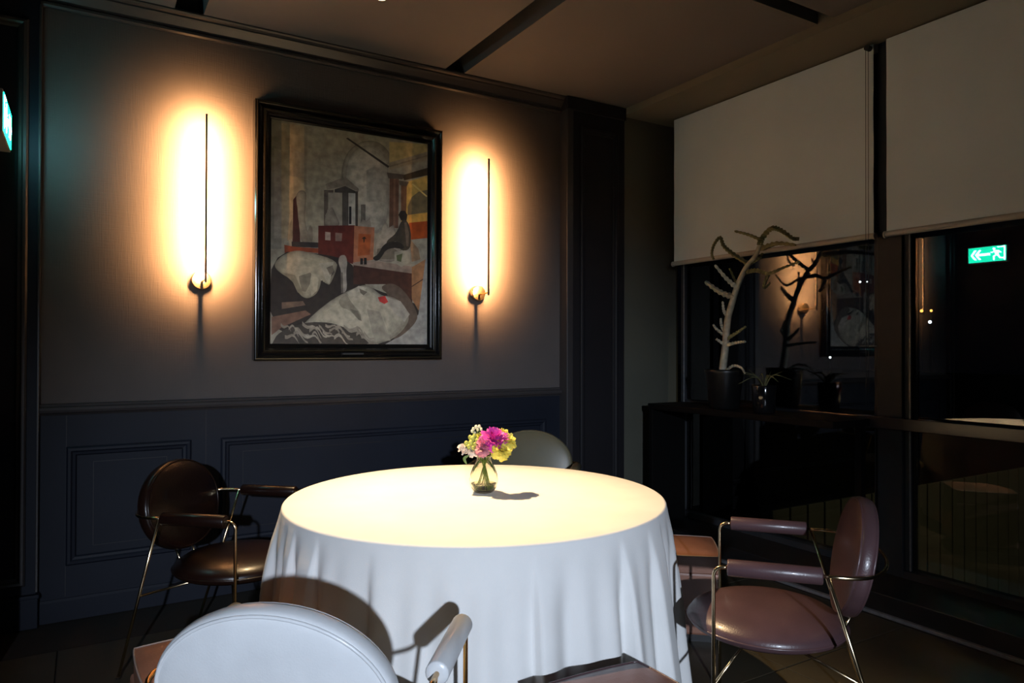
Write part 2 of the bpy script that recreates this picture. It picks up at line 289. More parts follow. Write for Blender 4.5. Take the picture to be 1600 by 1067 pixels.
((0.23,0.213,0.179),[(331,583),(337,590),(342,596),(346,603),(348,610),(348,617),(350,622),(352,627),(355,630),(359,632),(363,632),(367,631),(370,627),(373,621),(377,615),(381,609),(385,603),(390,596),(395,588),(399,581),(403,573),(407,565),(404,558),(394,553),(378,550),(354,548),(337,549),(325,552),(320,557),(321,564),(323,570),(326,577)]),
((0.266,0.246,0.207),[(331,585),(336,591),(341,597),(344,603),(346,610),(347,617),(348,622),(351,626),(354,629),(357,631),(361,631),(364,630),(367,626),(370,621),(374,615),(377,610),(382,603),(386,597),(390,590),(395,583),(399,576),(402,568),(400,562),(390,557),(374,554),(352,552),(336,553),(325,555),(320,560),(321,567),(323,573),(326,579)]),
((0.293,0.272,0.228),[(330,588),(335,593),(340,599),(343,604),(345,610),(345,617),(346,622),(349,625),(351,628),(355,630),(358,630),(361,629),(364,626),(367,621),(370,616),(373,610),(377,604),(381,598),(385,592),(389,586),(393,579),(396,572),(394,566),(385,562),(370,559),(350,557),(335,558),(325,560),(320,564),(321,570),(323,576),(326,582)]),
((0.314,0.291,0.245),[(329,591),(334,596),(338,601),(341,606),(342,611),(343,617),(344,621),(346,624),(348,627),(351,629),(354,629),(357,627),(359,625),(362,620),(365,616),(368,611),(371,606),(375,600),(378,595),(382,589),(385,583),(388,577),(386,571),(378,568),(365,565),(347,564),(334,564),(325,566),(321,570),(321,575),(323,581),(326,586)]),
((0.333,0.308,0.259),[(328,596),(332,600),(335,604),(337,608),(339,612),(339,617),(340,620),(342,623),(343,625),(346,626),(348,626),(351,625),(353,623),(355,620),(357,616),(359,612),(362,608),(365,603),(368,599),(371,594),(373,589),(376,584),(374,580),(368,577),(357,575),(343,574),(332,574),(325,576),(321,579),(322,583),(323,588),(325,592)]),
((0.348,0.322,0.27),[(327,602),(329,605),(332,608),(333,610),(334,613),(334,617),(335,619),(336,621),(337,622),(339,623),(341,623),(342,623),(344,621),(345,619),(347,616),(349,613),(350,610),(353,607),(355,604),(356,601),(358,597),(360,594),(359,591),(354,589),(347,587),(337,587),(329,587),(324,588),(322,590),(322,593),(323,596),(325,599)]),
((0.179,0.157,0.134),[(546,662),(577,665),(577,563),(546,561)]),
((0.336,0.314,0.269),[(533,556),(558,591),(584,588),(605,605),(616,562)]),
((0.078,0.022,0.017),[(129,651),(164,687),(172,452),(126,445)]),
((0.236,0.208,0.16),[(152,681),(159,688),(167,694),(174,697),(182,698),(190,697),(196,695),(201,692),(204,687),(206,681),(206,672),(206,662),(205,649),(203,634),(202,619),(201,604),(200,589),(200,574),(201,558),(205,542),(210,525),(218,508),(224,493),(229,481),(233,472),(237,466),(235,461),(229,457),(219,455),(204,454),(191,458),(182,466),(175,480),(171,498),(168,518),(165,539),(163,561),(161,584),(159,605),(156,624),(153,639),(148,652),(147,663),(148,673)]),
((0.289,0.255,0.196),[(152,678),(159,685),(166,690),(173,693),(180,694),(188,693),(194,691),(199,688),(202,683),(203,678),(204,670),(204,659),(203,647),(201,633),(200,618),(199,604),(198,590),(198,576),(199,561),(203,545),(208,529),(215,513),(221,499),(226,487),(230,478),(233,472),(231,468),(226,464),(216,462),(201,461),(190,465),(180,473),(174,486),(170,503),(167,522),(164,542),(162,563),(161,586),(159,606),(156,623),(153,638),(149,650),(147,661),(148,670)]),
((0.335,0.296,0.227),[(152,674),(159,681),(165,685),(172,688),(179,689),(186,689),(192,687),(196,683),(199,679),(200,674),(201,666),(201,657),(200,645),(198,631),(197,618),(196,604),(195,591),(195,578),(197,564),(200,549),(204,534),(211,518),(217,505),(221,494),(225,486),(228,480),(227,476),(222,473),(212,471),(198,470),(187,473),(179,481),(173,493),(169,509),(166,527),(164,546),(162,566),(161,587),(159,606),(156,622),(153,636),(149,648),(147,658),(149,667)]),
((0.369,0.326,0.25),[(152,669),(158,675),(164,680),(170,682),(177,683),(183,682),(189,681),(193,678),(195,674),(197,669),(197,662),(197,653),(196,642),(195,630),(193,617),(193,605),(192,593),(192,580),(193,567),(196,554),(200,540),(206,526),(212,513),(216,503),(220,496),(222,491),(221,486),(216,483),(207,481),(195,481),(185,484),(177,491),(171,502),(168,517),(165,533),(163,551),(161,569),(160,589),(158,606),(156,621),(153,634),(149,645),(148,654),(149,662)]),
((0.396,0.349,0.268),[(152,663),(158,668),(163,672),(168,674),(174,675),(180,675),(185,673),(188,671),(191,667),(192,662),(192,656),(192,648),(192,639),(190,628),(189,617),(188,606),(188,595),(187,584),(189,572),(191,560),(195,548),(201,535),(205,524),(209,515),(212,508),(215,504),(214,500),(209,497),(201,496),(190,495),(181,498),(174,504),(169,514),(166,527),(164,542),(162,557),(160,574),(159,591),(158,607),(155,620),(153,632),(150,641),(148,649),(149,657)]),
((0.419,0.37,0.283),[(152,653),(157,657),(161,660),(165,662),(170,663),(175,663),(179,661),(181,659),(183,656),(184,653),(185,648),(185,641),(184,634),(183,625),(182,616),(181,607),(181,598),(181,589),(182,579),(184,570),(187,560),(191,549),(195,540),(198,533),(201,528),(203,524),(202,521),(198,519),(192,517),(183,517),(176,519),(170,524),(166,532),(164,543),(162,555),(160,567),(159,581),(158,595),(157,608),(155,618),(153,628),(150,635),(149,642),(150,648)]),
((0.438,0.386,0.296),[(152,640),(155,643),(158,646),(162,647),(165,647),(168,647),(171,646),(173,645),(174,643),(175,640),(175,637),(175,632),(175,627),(174,620),(173,614),(173,608),(172,602),(172,595),(173,589),(174,582),(177,575),(180,568),(182,562),(185,557),(186,553),(188,550),(187,548),(185,547),(180,546),(174,545),(169,547),(165,550),(162,556),(160,564),(159,572),(158,580),(157,590),(156,600),(155,609),(154,616),(153,623),(151,628),(150,633),(151,637)]),
((0.302,0.269,0.213),[(216,517),(231,544),(244,531),(248,483),(238,451),(213,450)]),
((0.336,0.291,0.202),[(102,521),(124,570),(128,476),(93,462)]),
((0.056,0.045,0.039),[(121,461),(280,466),(280,442),(122,437)]),
((0.314,0.067,0.022),[(78,444),(140,438),(280,439),(280,417),(140,420),(81,407)]),
((0.146,0.022,0.013),[(280,543),(509,561),(510,375),(280,413)]),
((0.47,0.392,0.336),[(322,518),(355,517),(355,480),(322,480)]),
((0.269,0.19,0.157),[(385,518),(428,518),(425,481),(385,479)]),
((0.47,0.19,0.101),[(505,558),(637,559),(629,403),(500,385)]),
((0.448,0.112,0.028),[(533,523),(613,524),(606,427),(527,416)]),
((0.045,0.022,0.011),[(576,509),(580,505),(582,502),(583,500),(581,500),(578,501),(575,501),(573,499),(572,495),(572,490),(571,486),(570,484),(568,482),(567,482),(565,484),(565,486),(564,490),(564,495),(563,498),(561,500),(559,500),(555,498),(554,499),(555,500),(557,503),(562,508),(567,510),(571,511)]),
((0.264,0.236,0.194),[(650,496),(659,501),(667,510),(674,522),(681,538),(687,557),(692,571),(699,581),(705,587),(712,587),(718,584),(723,578),(727,569),(731,557),(735,551),(740,551),(746,558),(752,571),(758,578),(763,578),(768,572),(773,559),(779,549),(785,540),(793,532),(803,526),(810,515),(814,497),(817,474),(817,446),(805,423),(783,408),(749,399),(704,397),(671,401),(649,412),(638,429),(637,452),(640,471),(644,486)]),
((0.323,0.289,0.238),[(652,498),(660,503),(668,511),(675,523),(681,538),(686,556),(692,570),(698,580),(704,585),(711,585),(716,582),(721,577),(725,568),(729,556),(733,550),(738,551),(743,557),(749,569),(755,576),(760,576),(764,571),(769,559),(774,548),(781,540),(789,533),(797,527),(804,516),(808,499),(811,477),(811,450),(800,429),(778,414),(746,406),(703,403),(671,408),(650,418),(640,434),(640,457),(642,475),(646,488)]),
((0.375,0.335,0.276),[(654,500),(662,505),(669,513),(675,524),(681,538),(686,555),(692,569),(697,578),(703,582),(709,583),(714,580),(719,575),(723,566),(726,555),(730,550),(735,550),(740,556),(745,568),(750,574),(755,574),(760,569),(764,558),(769,548),(775,540),(782,533),(791,528),(797,518),(801,502),(803,481),(803,455),(793,435),(773,421),(742,414),(702,412),(672,415),(652,425),(642,440),(642,461),(644,479),(648,491)]),
((0.413,0.369,0.304),[(656,504),(663,508),(670,515),(676,525),(681,538),(686,555),(691,567),(696,575),(702,579),(707,580),(712,577),(716,572),(720,565),(723,554),(727,549),(731,550),(735,555),(740,566),(745,572),(750,572),(754,567),(758,557),(762,548),(768,540),(775,534),(782,529),(788,520),(792,505),(794,486),(794,462),(785,444),(766,431),(738,424),(701,422),(673,425),(655,434),(645,448),(645,468),(647,484),(651,495)]),
((0.443,0.396,0.326),[(659,508),(666,512),(672,518),(677,527),(682,539),(686,553),(690,564),(695,571),(700,575),(705,576),(709,573),(713,569),(716,562),(719,553),(722,549),(726,549),(730,554),(734,563),(739,568),(743,569),(746,564),(750,555),(754,547),(759,540),(765,535),(772,531),(777,522),(780,509),(782,492),(782,471),(774,455),(757,443),(732,437),(699,435),(674,438),(658,446),(650,458),(650,476),(651,490),(654,501)]),
((0.468,0.419,0.345),[(664,514),(669,518),(674,523),(678,530),(682,540),(686,551),(689,560),(693,566),(697,569),(701,569),(704,568),(707,564),(710,559),(712,551),(715,547),(718,548),(721,552),(725,560),(728,564),(731,564),(734,560),(737,553),(741,546),(745,541),(749,536),(755,533),(759,526),(762,516),(763,502),(763,485),(757,472),(743,462),(723,457),(696,455),(676,458),(663,464),(656,474),(656,489),(657,500),(660,509)]),
((0.489,0.438,0.361),[(670,523),(674,525),(677,529),(680,534),(683,541),(685,549),(688,555),(690,559),(693,561),(696,561),(698,560),(700,558),(702,554),(704,549),(706,546),(708,546),(710,549),(713,555),(715,557),(717,557),(719,555),(721,550),(724,545),(726,541),(730,538),(734,536),(736,531),(738,524),(739,514),(739,502),(735,493),(725,487),(711,483),(693,482),(679,483),(669,488),(665,495),(664,505),(665,513),(667,519)]),
((0.224,0.19,0.146),[(655,457),(744,475),(798,453),(781,413),(647,407)]),
((0.039,0.028,0.022),[(95,413),(168,416),(238,416),(303,413),(365,408),(422,400),(466,387),(495,370),(510,348),(510,322),(541,297),(604,273),(699,249),(830,226),(931,196),(999,158),(1000,114),(1000,63),(961,25),(819,0),(613,0),(353,0),(167,13),(48,65),(0,144),(0,250),(5,330),(41,384)]),
((0.358,0.28,0.224),[(496,384),(638,400),(895,383),(895,349),(817,354),(500,370)]),
((0.078,0.028,0.017),[(500,372),(895,349),(896,187),(818,262),(709,290),(500,282)]),
((0.448,0.224,0.101),[(891,380),(988,424),(989,241),(939,168),(892,225)]),
((0.056,0.022,0.011),[(891,287),(989,335),(989,330),(891,282)]),
((0.37,0.37,0.347),[(988,424),(1000,426),(1000,0),(711,0),(819,44),(939,149)]),
((0.336,0.224,0.134),[(875,521),(937,473),(951,422),(891,406)]),
((0.448,0.426,0.336),[(771,451),(881,462),(876,405),(817,377),(772,398)]),
((0.134,0.157,0.067),[(784,433),(826,444),(817,402),(788,407)]),
((0.039,0.031,0.022),[(797,631),(812,652),(841,655),(860,636),(853,607),(816,605)]),
((0.067,0.056,0.039),[(831,609),(841,610),(851,608),(859,602),(867,593),(875,580),(880,564),(884,545),(885,524),(884,499),(879,480),(868,468),(852,461),(832,459),(816,462),(805,468),(798,477),(795,490),(789,498),(779,501),(765,499),(748,492),(735,488),(725,486),(719,488),(717,492),(720,498),(727,505),(740,514),(758,525),(774,537),(786,551),(797,566),(804,582),(813,595),(821,604)]),
((0.168,0.134,0.101),[(838,596),(853,599),(871,547),(868,482),(853,481)]),
((0.028,0.022,0.017),[(820,491),(835,481),(837,474),(828,469),(806,467),(773,468),(745,464),(722,457),(705,446),(694,431),(683,419),(673,410),(665,404),(657,401),(649,400),(642,400),(636,403),(629,407),(628,411),(630,416),(637,420),(648,425),(658,432),(668,442),(677,453),(686,467),(699,478),(715,488),(736,495),(761,499),(783,500),(803,497)]),
((0.022,0.017,0.011),[(544,407),(561,407),(561,378),(544,377)]),
((0.022,0.017,0.011),[(568,410),(585,411),(586,379),(568,378)]),
((0.299,0.271,0.201),[(33,368),(45,379),(59,389),(74,398),(92,406),(111,413),(131,418),(150,421),(170,422),(190,421),(216,418),(248,414),(287,408),(333,400),(366,391),(388,380),(397,368),(394,354),(389,339),(382,324),(374,309),(364,293),(356,281),(349,275),(342,274),(337,277),(332,282),(326,288),(320,295),(314,304),(308,306),(302,301),(298,290),(294,272),(288,256),(280,243),(271,232),(260,224),(249,218),(237,213),(226,210),(215,208),(204,209),(194,211),(183,216),(173,223),(163,231),(154,241),(145,253),(138,267),(127,279),(113,289),(97,299),(77,307),(61,315),(47,323),(36,331),(27,340),(24,349),(26,358)]),
((0.366,0.332,0.247),[(39,367),(51,377),(64,387),(79,395),(96,403),(114,410),(133,415),(151,418),(170,419),(189,417),(214,415),(245,410),(282,405),(325,397),(358,388),(378,378),(387,366),(384,353),(379,339),(373,325),(365,310),(356,295),(348,284),(341,278),(335,277),(330,280),(325,284),(320,290),(314,297),(307,306),(302,308),(297,303),(292,292),(289,275),(283,260),(276,247),(267,237),(256,229),(245,223),(235,219),(224,216),(213,214),(203,215),(193,217),(183,222),(173,228),(164,236),(155,246),(147,257),(139,270),(129,281),(116,291),(100,300),(82,308),(66,316),(53,324),(42,332),(34,340),(31,348),(32,357)]),
((0.424,0.384,0.286),[(47,365),(58,375),(71,384),(85,392),(100,400),(118,406),(135,411),(153,413),(171,414),(188,413),(212,410),(241,406),(276,401),(317,394),(347,386),(366,376),(375,365),(372,352),(367,339),(362,326),(354,312),(345,297),(338,287),(331,281),(326,280),(321,283),(316,288),(311,293),(306,300),(300,308),(295,310),(290,305),(286,295),(282,279),(277,264),(270,253),(262,243),(252,236),(242,230),(232,226),(221,223),(211,221),(202,222),(192,224),(183,228),(173,235),(165,242),(156,251),(149,262),(142,274),(132,285),(120,294),(105,303),(87,310),(72,317),(60,325),(50,332),(42,340),(39,348),(41,356)]),
((0.467,0.424,0.315),[(57,363),(67,372),(79,381),(92,388),(106,395),(123,401),(139,405),(155,407),(171,408),(188,407),(209,405),(236,401),(268,396),(306,390),(334,382),(351,373),(359,363),(356,351),(352,339),(347,327),(340,314),(332,301),(325,291),(319,286),(314,285),(310,288),(306,292),(301,297),(296,303),(290,310),(285,312),(281,308),(277,298),(274,283),(269,270),(263,259),(255,251),(246,244),(237,238),(227,234),(218,232),(209,230),(200,231),(191,233),(182,237),(174,243),(166,250),(158,258),(151,268),(144,279),(135,289),(124,298),(110,305),(94,312),(80,319),(69,326),(60,333),(52,340),(50,347),(51,355)]),
((0.501,0.454,0.338),[(70,361),(79,369),(89,376),(101,383),(114,389),(129,394),(143,398),(157,400),(172,401),(187,400),(206,398),(230,394),(258,390),(292,384),(317,377),(332,369),(339,360),(337,350),(333,339),(328,328),(322,317),(315,305),(309,297),(304,292),(299,291),(295,293),(292,297),(287,301),(283,307),(278,313),(274,315),(270,311),(266,303),(263,289),(259,278),(254,268),(247,260),(238,254),(230,249),(222,246),(214,243),(206,242),(197,243),(190,245),(182,248),(174,253),(167,259),(160,267),(154,275),(148,285),(140,294),(130,302),(118,309),(103,315),(91,321),(81,327),(72,333),(66,339),(63,346),(65,353)]),
((0.53,0.48,0.357),[(90,357),(98,363),(106,369),(116,375),(126,380),(138,384),(150,387),(161,389),(173,389),(185,388),(201,386),(220,384),(243,380),(270,375),(290,370),(303,363),(308,356),(306,348),(303,339),(300,330),(295,321),(289,311),(284,305),(280,301),(276,300),(273,302),(270,305),(266,309),(263,313),(259,318),(255,319),(252,317),(250,310),(247,299),(244,290),(239,282),(234,275),(227,270),(220,266),(214,264),(207,262),(200,261),(194,261),(187,263),(181,265),(175,269),(169,274),(164,280),(159,287),(154,295),(147,303),(139,309),(129,315),(117,320),(107,324),(99,329),(92,334),(87,339),(85,345),(86,351)]),
((0.554,0.502,0.374),[(116,352),(122,356),(128,360),(134,364),(142,367),(150,370),(158,373),(166,374),(175,374),(183,373),(194,372),(207,370),(224,368),(242,364),(256,361),(265,356),(269,351),(267,345),(265,339),(263,333),(259,327),(255,320),(252,315),(249,312),(246,312),(244,313),(242,315),(240,318),(237,321),(235,325),(232,325),(230,323),(228,319),(226,311),(224,305),(221,299),(217,295),(212,291),(208,288),(203,286),(198,285),(194,284),(189,284),(185,286),(180,287),(176,290),(172,294),(168,298),(164,303),(161,309),(157,314),(151,318),(144,322),(135,325),(128,329),(122,332),(118,336),(114,339),(113,343),(113,347)]),
((0.336,0.302,0.213),[(64,319),(141,311),(197,218),(157,233),(126,284)]),
((0.291,0.258,0.19),[(163,306),(233,326),(249,301),(205,236),(182,241)]),
((0.56,0.515,0.392),[(239,321),(284,317),(275,246),(240,219),(228,266)]),
((0.134,0.112,0.09),[(300,351),(366,368),(382,333),(353,305),(320,318)]),
((0.538,0.504,0.403),[(284,371),(374,381),(350,277),(330,285),(309,330)]),
((0.224,0.19,0.146),[(330,352),(369,366),(376,340),(353,319)]),
((0.403,0.37,0.325),[(426,415),(435,416),(443,416),(449,412),(454,406),(457,398),(459,389),(460,378),(459,367),(456,354),(455,340),(455,322),(456,303),(459,281),(458,263),(454,251),(447,243),(436,239),(428,243),(423,254),(422,272),(423,297),(423,319),(421,337),(417,353),(411,364),(407,375),(405,385),(406,394),(408,401),(412,407),(418,412)]),
((0.179,0.157,0.134),[(419,334),(432,335),(436,240),(423,237)]),
((0.224,0.146,0.101),[(65,185),(189,194),(205,176),(65,155)]),
((0.246,0.134,0.09),[(7,119),(205,152),(237,135),(65,73),(8,38)]),
((0.146,0.106,0.078),[(701,285),(726,292),(750,294),(774,291),(797,283),(820,271),(843,255),(865,236),(887,214),(908,188),(923,165),(930,146),(930,129),(922,116),(911,103),(895,89),(876,75),(853,60),(832,48),(811,38),(792,31),(774,26),(760,36),(751,60),(746,99),(746,153),(741,196),(730,228),(715,250),(695,260),(686,269),(688,278)]),
((0.292,0.278,0.222),[(199,94),(220,110),(243,127),(266,143),(289,159),(314,174),(338,189),(363,203),(387,215),(412,226),(437,237),(462,248),(488,257),(513,266),(536,273),(555,278),(572,280),(586,280),(601,277),(617,271),(633,263),(651,252),(668,243),(686,237),(703,233),(720,233),(737,231),(755,228),(773,224),(791,218),(808,211),(825,200),(840,187),(855,171),(865,156),(870,141),(870,126),(866,111),(855,96),(839,79),(817,60),(788,41),(753,25),(710,12),(660,2),(603,0),(547,0),(491,0),(437,0),(382,0),(334,0),(291,0),(254,2),(222,12),(198,22),(181,32),(171,43),(169,53),(173,65),(183,78)]),
((0.358,0.34,0.272),[(211,97),(232,113),(254,129),(276,144),(298,159),(321,174),(345,188),(368,201),(392,213),(416,224),(440,234),(464,244),(488,253),(512,262),(534,269),(553,273),(569,275),(582,275),(596,272),(611,267),(627,259),(644,248),(660,239),(677,234),(693,230),(709,230),(726,228),(743,225),(760,221),(777,216),(793,209),(809,199),(824,186),(838,171),(848,157),(852,142),(853,128),(848,114),(838,99),(823,83),(801,65),(775,47),(741,32),(700,19),(652,10),(598,4),(544,0),(491,0),(439,0),(387,0),(341,0),(300,2),(264,9),(234,19),(210,29),(194,38),(185,48),(183,58),(187,70),(196,82)]),
((0.414,0.394,0.315),[(227,101),(247,116),(267,131),(288,146),(309,160),(331,174),(353,187),(375,199),(398,211),(420,221),(443,231),(465,240),(488,249),(511,257),(531,263),(549,267),(564,269),(577,269),(590,266),(604,261),(619,253),(635,243),(650,235),(666,230),(681,227),(697,226),(712,224),(728,222),(744,218),(760,213),(775,206),(790,197),(804,185),(817,171),(826,157),(831,144),(831,131),(827,117),(818,103),(803,88),(783,72),(758,54),(726,40),(688,28),(643,19),(592,13),(541,9),(491,6),(442,4),(393,4),(350,6),(311,11),(277,18),(248,27),(226,37),(211,46),(202,55),(201,64),(204,75),(213,87)]),
((0.456,0.435,0.348),[(247,106),(265,120),(284,134),(303,147),(323,161),(343,174),(364,186),(384,197),(405,207),(426,217),(446,226),(467,234),(488,242),(509,250),(528,256),(545,259),(559,261),(570,261),(582,259),(595,254),(609,247),(624,237),(638,230),(652,225),(666,222),(680,222),(694,220),(709,218),(724,214),(738,210),(753,203),(766,195),(779,184),(791,171),(799,158),(804,146),(804,134),(800,122),(792,109),(778,95),(760,80),(737,64),(707,50),(672,39),(631,31),(584,26),(537,22),(491,19),(446,17),(401,17),(361,19),(325,23),(294,30),(267,38),(246,47),(232,55),(224,64),(222,72),(226,82),(234,94)]),
((0.489,0.466,0.373),[(273,113),(289,125),(306,138),(323,150),(341,162),(359,173),(378,184),(396,194),(414,203),(433,212),(451,220),(470,227),(489,235),(508,241),(524,246),(539,250),(551,251),(561,251),(572,249),(584,245),(596,238),(609,230),(622,224),(635,219),(647,217),(659,216),(672,215),(685,212),(698,209),(711,205),(724,200),(736,192),(747,182),(758,171),(765,160),(769,149),(769,138),(766,127),(758,116),(746,103),(730,90),(710,75),(684,63),(652,54),(616,47),(574,42),(533,38),(492,35),(451,34),(411,33),(375,35),(343,39),(315,44),(291,52),(272,60),(260,67),(252,75),(251,83),(254,92),(261,102)]),
((0.517,0.493,0.394),[(314,123),(327,134),(341,144),(355,154),(369,163),(384,173),(399,181),(414,190),(429,197),(444,204),(459,210),(474,217),(489,222),(505,228),(518,232),(530,235),(540,236),(548,236),(557,234),(566,230),(576,225),(587,219),(597,213),(607,210),(617,208),(627,207),(637,206),(648,204),(658,202),(669,199),(679,194),(689,188),(698,180),(706,171),(712,162),(715,153),(715,144),(713,135),(707,126),(697,116),(684,105),(668,94),(647,84),(622,76),(592,70),(558,66),(525,63),(492,61),(459,59),(426,59),(397,60),(371,63),(348,68),(328,74),(313,80),(303,86),(297,92),(295,99),(298,106),(304,114)]),
((0.541,0.515,0.412),[(366,137),(376,144),(386,151),(396,158),(406,165),(416,172),(427,178),(437,184),(448,189),(458,194),(469,198),(480,203),(490,207),(501,210),(510,213),(519,215),(526,216),(531,216),(537,215),(544,212),(551,209),(558,204),(565,200),(572,198),(579,196),(586,196),(593,195),(600,194),(608,192),(615,190),(622,187),(629,182),(635,177),(641,171),(645,164),(647,158),(647,152),(645,146),(641,139),(635,132),(626,125),(614,117),(600,110),(582,105),(562,100),(538,97),(515,95),(492,93),(469,92),(446,92),(425,93),(407,95),(390,98),(377,102),(366,107),(359,111),(354,115),(354,120),(355,125),(360,131)]),
((0.336,0.314,0.246),[(424,218),(437,226),(449,229),(459,229),(466,224),(472,215),(481,204),(493,192),(508,178),(527,163),(541,149),(549,136),(552,126),(549,117),(543,114),(533,117),(519,126),(502,140),(485,152),(469,160),(455,165),(441,167),(429,171),(420,177),(414,184),(409,192),(410,201),(414,209)]),
((0.56,0.538,0.448),[(458,240),(534,275),(586,269),(548,216),(501,202)]),
((0.19,0.168,0.134),[(538,263),(590,248),(566,231),(545,243)]),
((0.224,0.202,0.157),[(475,167),(528,156),(556,109),(535,114)]),
((0.381,0.358,0.291),[(587,167),(674,156),(747,18),(640,12)]),
((0.56,0.045,0.039),[(660,225),(706,233),(746,212),(704,194),(671,205)]),
((0.448,0.426,0.37),[(710,230),(814,210),(877,148),(841,109),(764,158)]),
((0.067,0.056,0.045),[(24,19),(34,34),(52,47),(76,60),(108,72),(147,82),(185,91),(222,97),(259,100),(296,100),(330,99),(363,96),(394,90),(423,83),(452,76),(479,68),(506,61),(531,54),(555,45),(577,34),(596,22),(614,8),(585,0),(510,0),(392,0),(234,0),(120,0),(45,0),(8,0),(8,0),(11,0),(16,7)]),
((0.296,0.27,0.217),[(60,94),(70,84),(80,80),(90,82),(99,84),(109,77),(119,58),(119,53),(109,70),(99,76),(90,72),(80,68),(70,71),(60,80)]),
((0.319,0.291,0.235),[(84,39),(98,37),(111,41),(125,45),(139,40),(154,23),(168,1),(168,0),(154,14),(139,29),(125,33),(112,27),(98,21),(84,22)]),
((0.318,0.29,0.234),[(106,74),(116,81),(125,87),(135,84),(144,69),(154,50),(164,35),(164,30),(154,43),(144,61),(135,75),(125,77),(116,69),(106,61)]),
((0.315,0.287,0.232),[(134,53),(148,60),(162,59),(177,46),(191,28),(206,15),(220,9),(220,2),(206,6),(191,18),(177,34),(162,45),(148,45),(134,35)]),
((0.42,0.383,0.309),[(142,74),(157,74),(172,63),(187,48),(202,37),(216,33),(231,32),(231,25),(216,25),(202,26),(187,36),(172,50),(157,59),(142,57)]),
((0.313,0.285,0.23),[(158,77),(171,68),(183,55),(196,45),(208,44),(221,45),(233,38),(233,31),(221,36),(208,34),(196,34),(183,41),(171,53),(159,61)]),
((0.369,0.336,0.271),[(186,102),(201,90),(216,83),(231,83),(246,86),(261,81),(276,65),(277,57),(261,72),(246,75),(231,70),(216,68),(201,74),(186,83)]),
((0.415,0.378,0.305),[(204,42),(219,37),(234,39),(249,44),(264,41),(280,27),(295,5),(295,0),(280,19),(264,32),(249,33),(234,27),(219,23),(204,26)]),
((0.31,0.283,0.228),[(228,68),(240,73),(252,80),(264,79),(277,66),(289,46),(301,28),(301,22),(289,38),(277,56),(264,67),(252,67),(240,58),(228,52)]),
((0.381,0.347,0.28),[(245,49),(255,58),(264,59),(273,49),(283,31),(293,15),(302,7),(302,2),(293,9),(283,23),(274,40),(264,49),(255,47),(245,37)]),
((0.438,0.399,0.322),[(265,78),(277,81),(289,72),(300,56),(312,42),(324,36),(335,35),(335,29),(324,29),(312,33),(300,46),(289,60),(277,67),(266,62)]),
((0.328,0.299,0.241),[(285,89),(298,83),(312,69),(326,57),(340,53),(353,54),(367,49),(367,44),(353,47),(340,45),(326,48),(312,58),(298,71),(285,76)]),
((0.423,0.386,0.311),[(309,65),(322,53),(336,43),(349,41),(362,44),(375,41),(389,27),(389,21),(375,34),(362,35),(349,31),(336,32),(322,40),(309,50)]),
((0.379,0.346,0.279),[(325,93),(340,86),(355,86),(369,90),(384,90),(399,78),(414,57),(414,51),(399,71),(384,82),(369,81),(355,75),(340,73),(325,80)]),
((0.292,0.266,0.215),[(349,68),(362,71),(374,77),(387,79),(400,69),(413,50),(425,29),(426,24),(413,43),(400,61),(387,70),(374,67),(362,59),(349,55)]),
((0.432,0.394,0.318),[(380,39),(394,47),(409,51),(424,42),(439,24),(454,6),(469,0),(469,0),(454,0),(439,13),(424,29),(409,35),(395,30),(380,20)]),
((0.348,0.317,0.256),[(388,83),(403,89),(418,83),(433,67),(448,51),(463,42),(479,39),(479,31),(463,32),(448,39),(433,54),(418,68),(403,72),(388,64)]),
((0.315,0.287,0.231),[(428,68),(439,64),(451,50),(463,36),(475,29),(486,28),(498,25),(498,18),(487,19),(475,18),(463,23),(451,36),(440,48),(428,50)]),
((0.336,0.306,0.247),[(439,92),(456,80),(473,68),(489,63),(506,65),(523,64),(540,53),(540,47),(523,57),(506,56),(489,53),(473,56),(456,67),(439,77)]),
((0.341,0.311,0.251),[(453,84),(468,74),(483,72),(499,75),(514,77),(530,68),(545,47),(545,42),(530,61),(514,69),(499,66),(483,61),(468,62),(453,71)]),
((0.317,0.289,0.233),[(480,73),(493,72),(506,78),(518,81),(531,74),(544,55),(557,33),(557,25),(544,45),(531,62),(519,67),(506,62),(493,55),(480,54)]),
((0.308,0.281,0.227),[(498,72),(512,79),(527,85),(542,80),(556,64),(571,44),(586,30),(586,24),(571,37),(557,56),(542,71),(527,74),(512,67),(498,58)]),
((0.304,0.277,0.224),[(519,52),(536,60),(554,57),(571,43),(588,25),(606,13),(623,8),(623,2),(606,5),(588,16),(571,33),(554,46),(537,47),(520,38)]),
((0.358,0.327,0.264),[(552,42),(569,41),(586,29),(604,13),(621,3),(639,1),(656,0),(656,0),(639,0),(621,0),(604,2),(586,17),(569,27),(552,27)]),
((0.323,0.295,0.238),[(568,62),(581,52),(594,38),(607,30),(620,30),(634,31),(647,22),(647,17),(634,24),(620,22),(607,21),(594,28),(581,40),(568,49)]),
((0.324,0.296,0.238),[(604,27),(615,15),(625,9),(635,10),(645,13),(655,6),(666,0),(666,0),(655,0),(645,3),(635,0),(625,0),(615,0),(605,10)]),
]
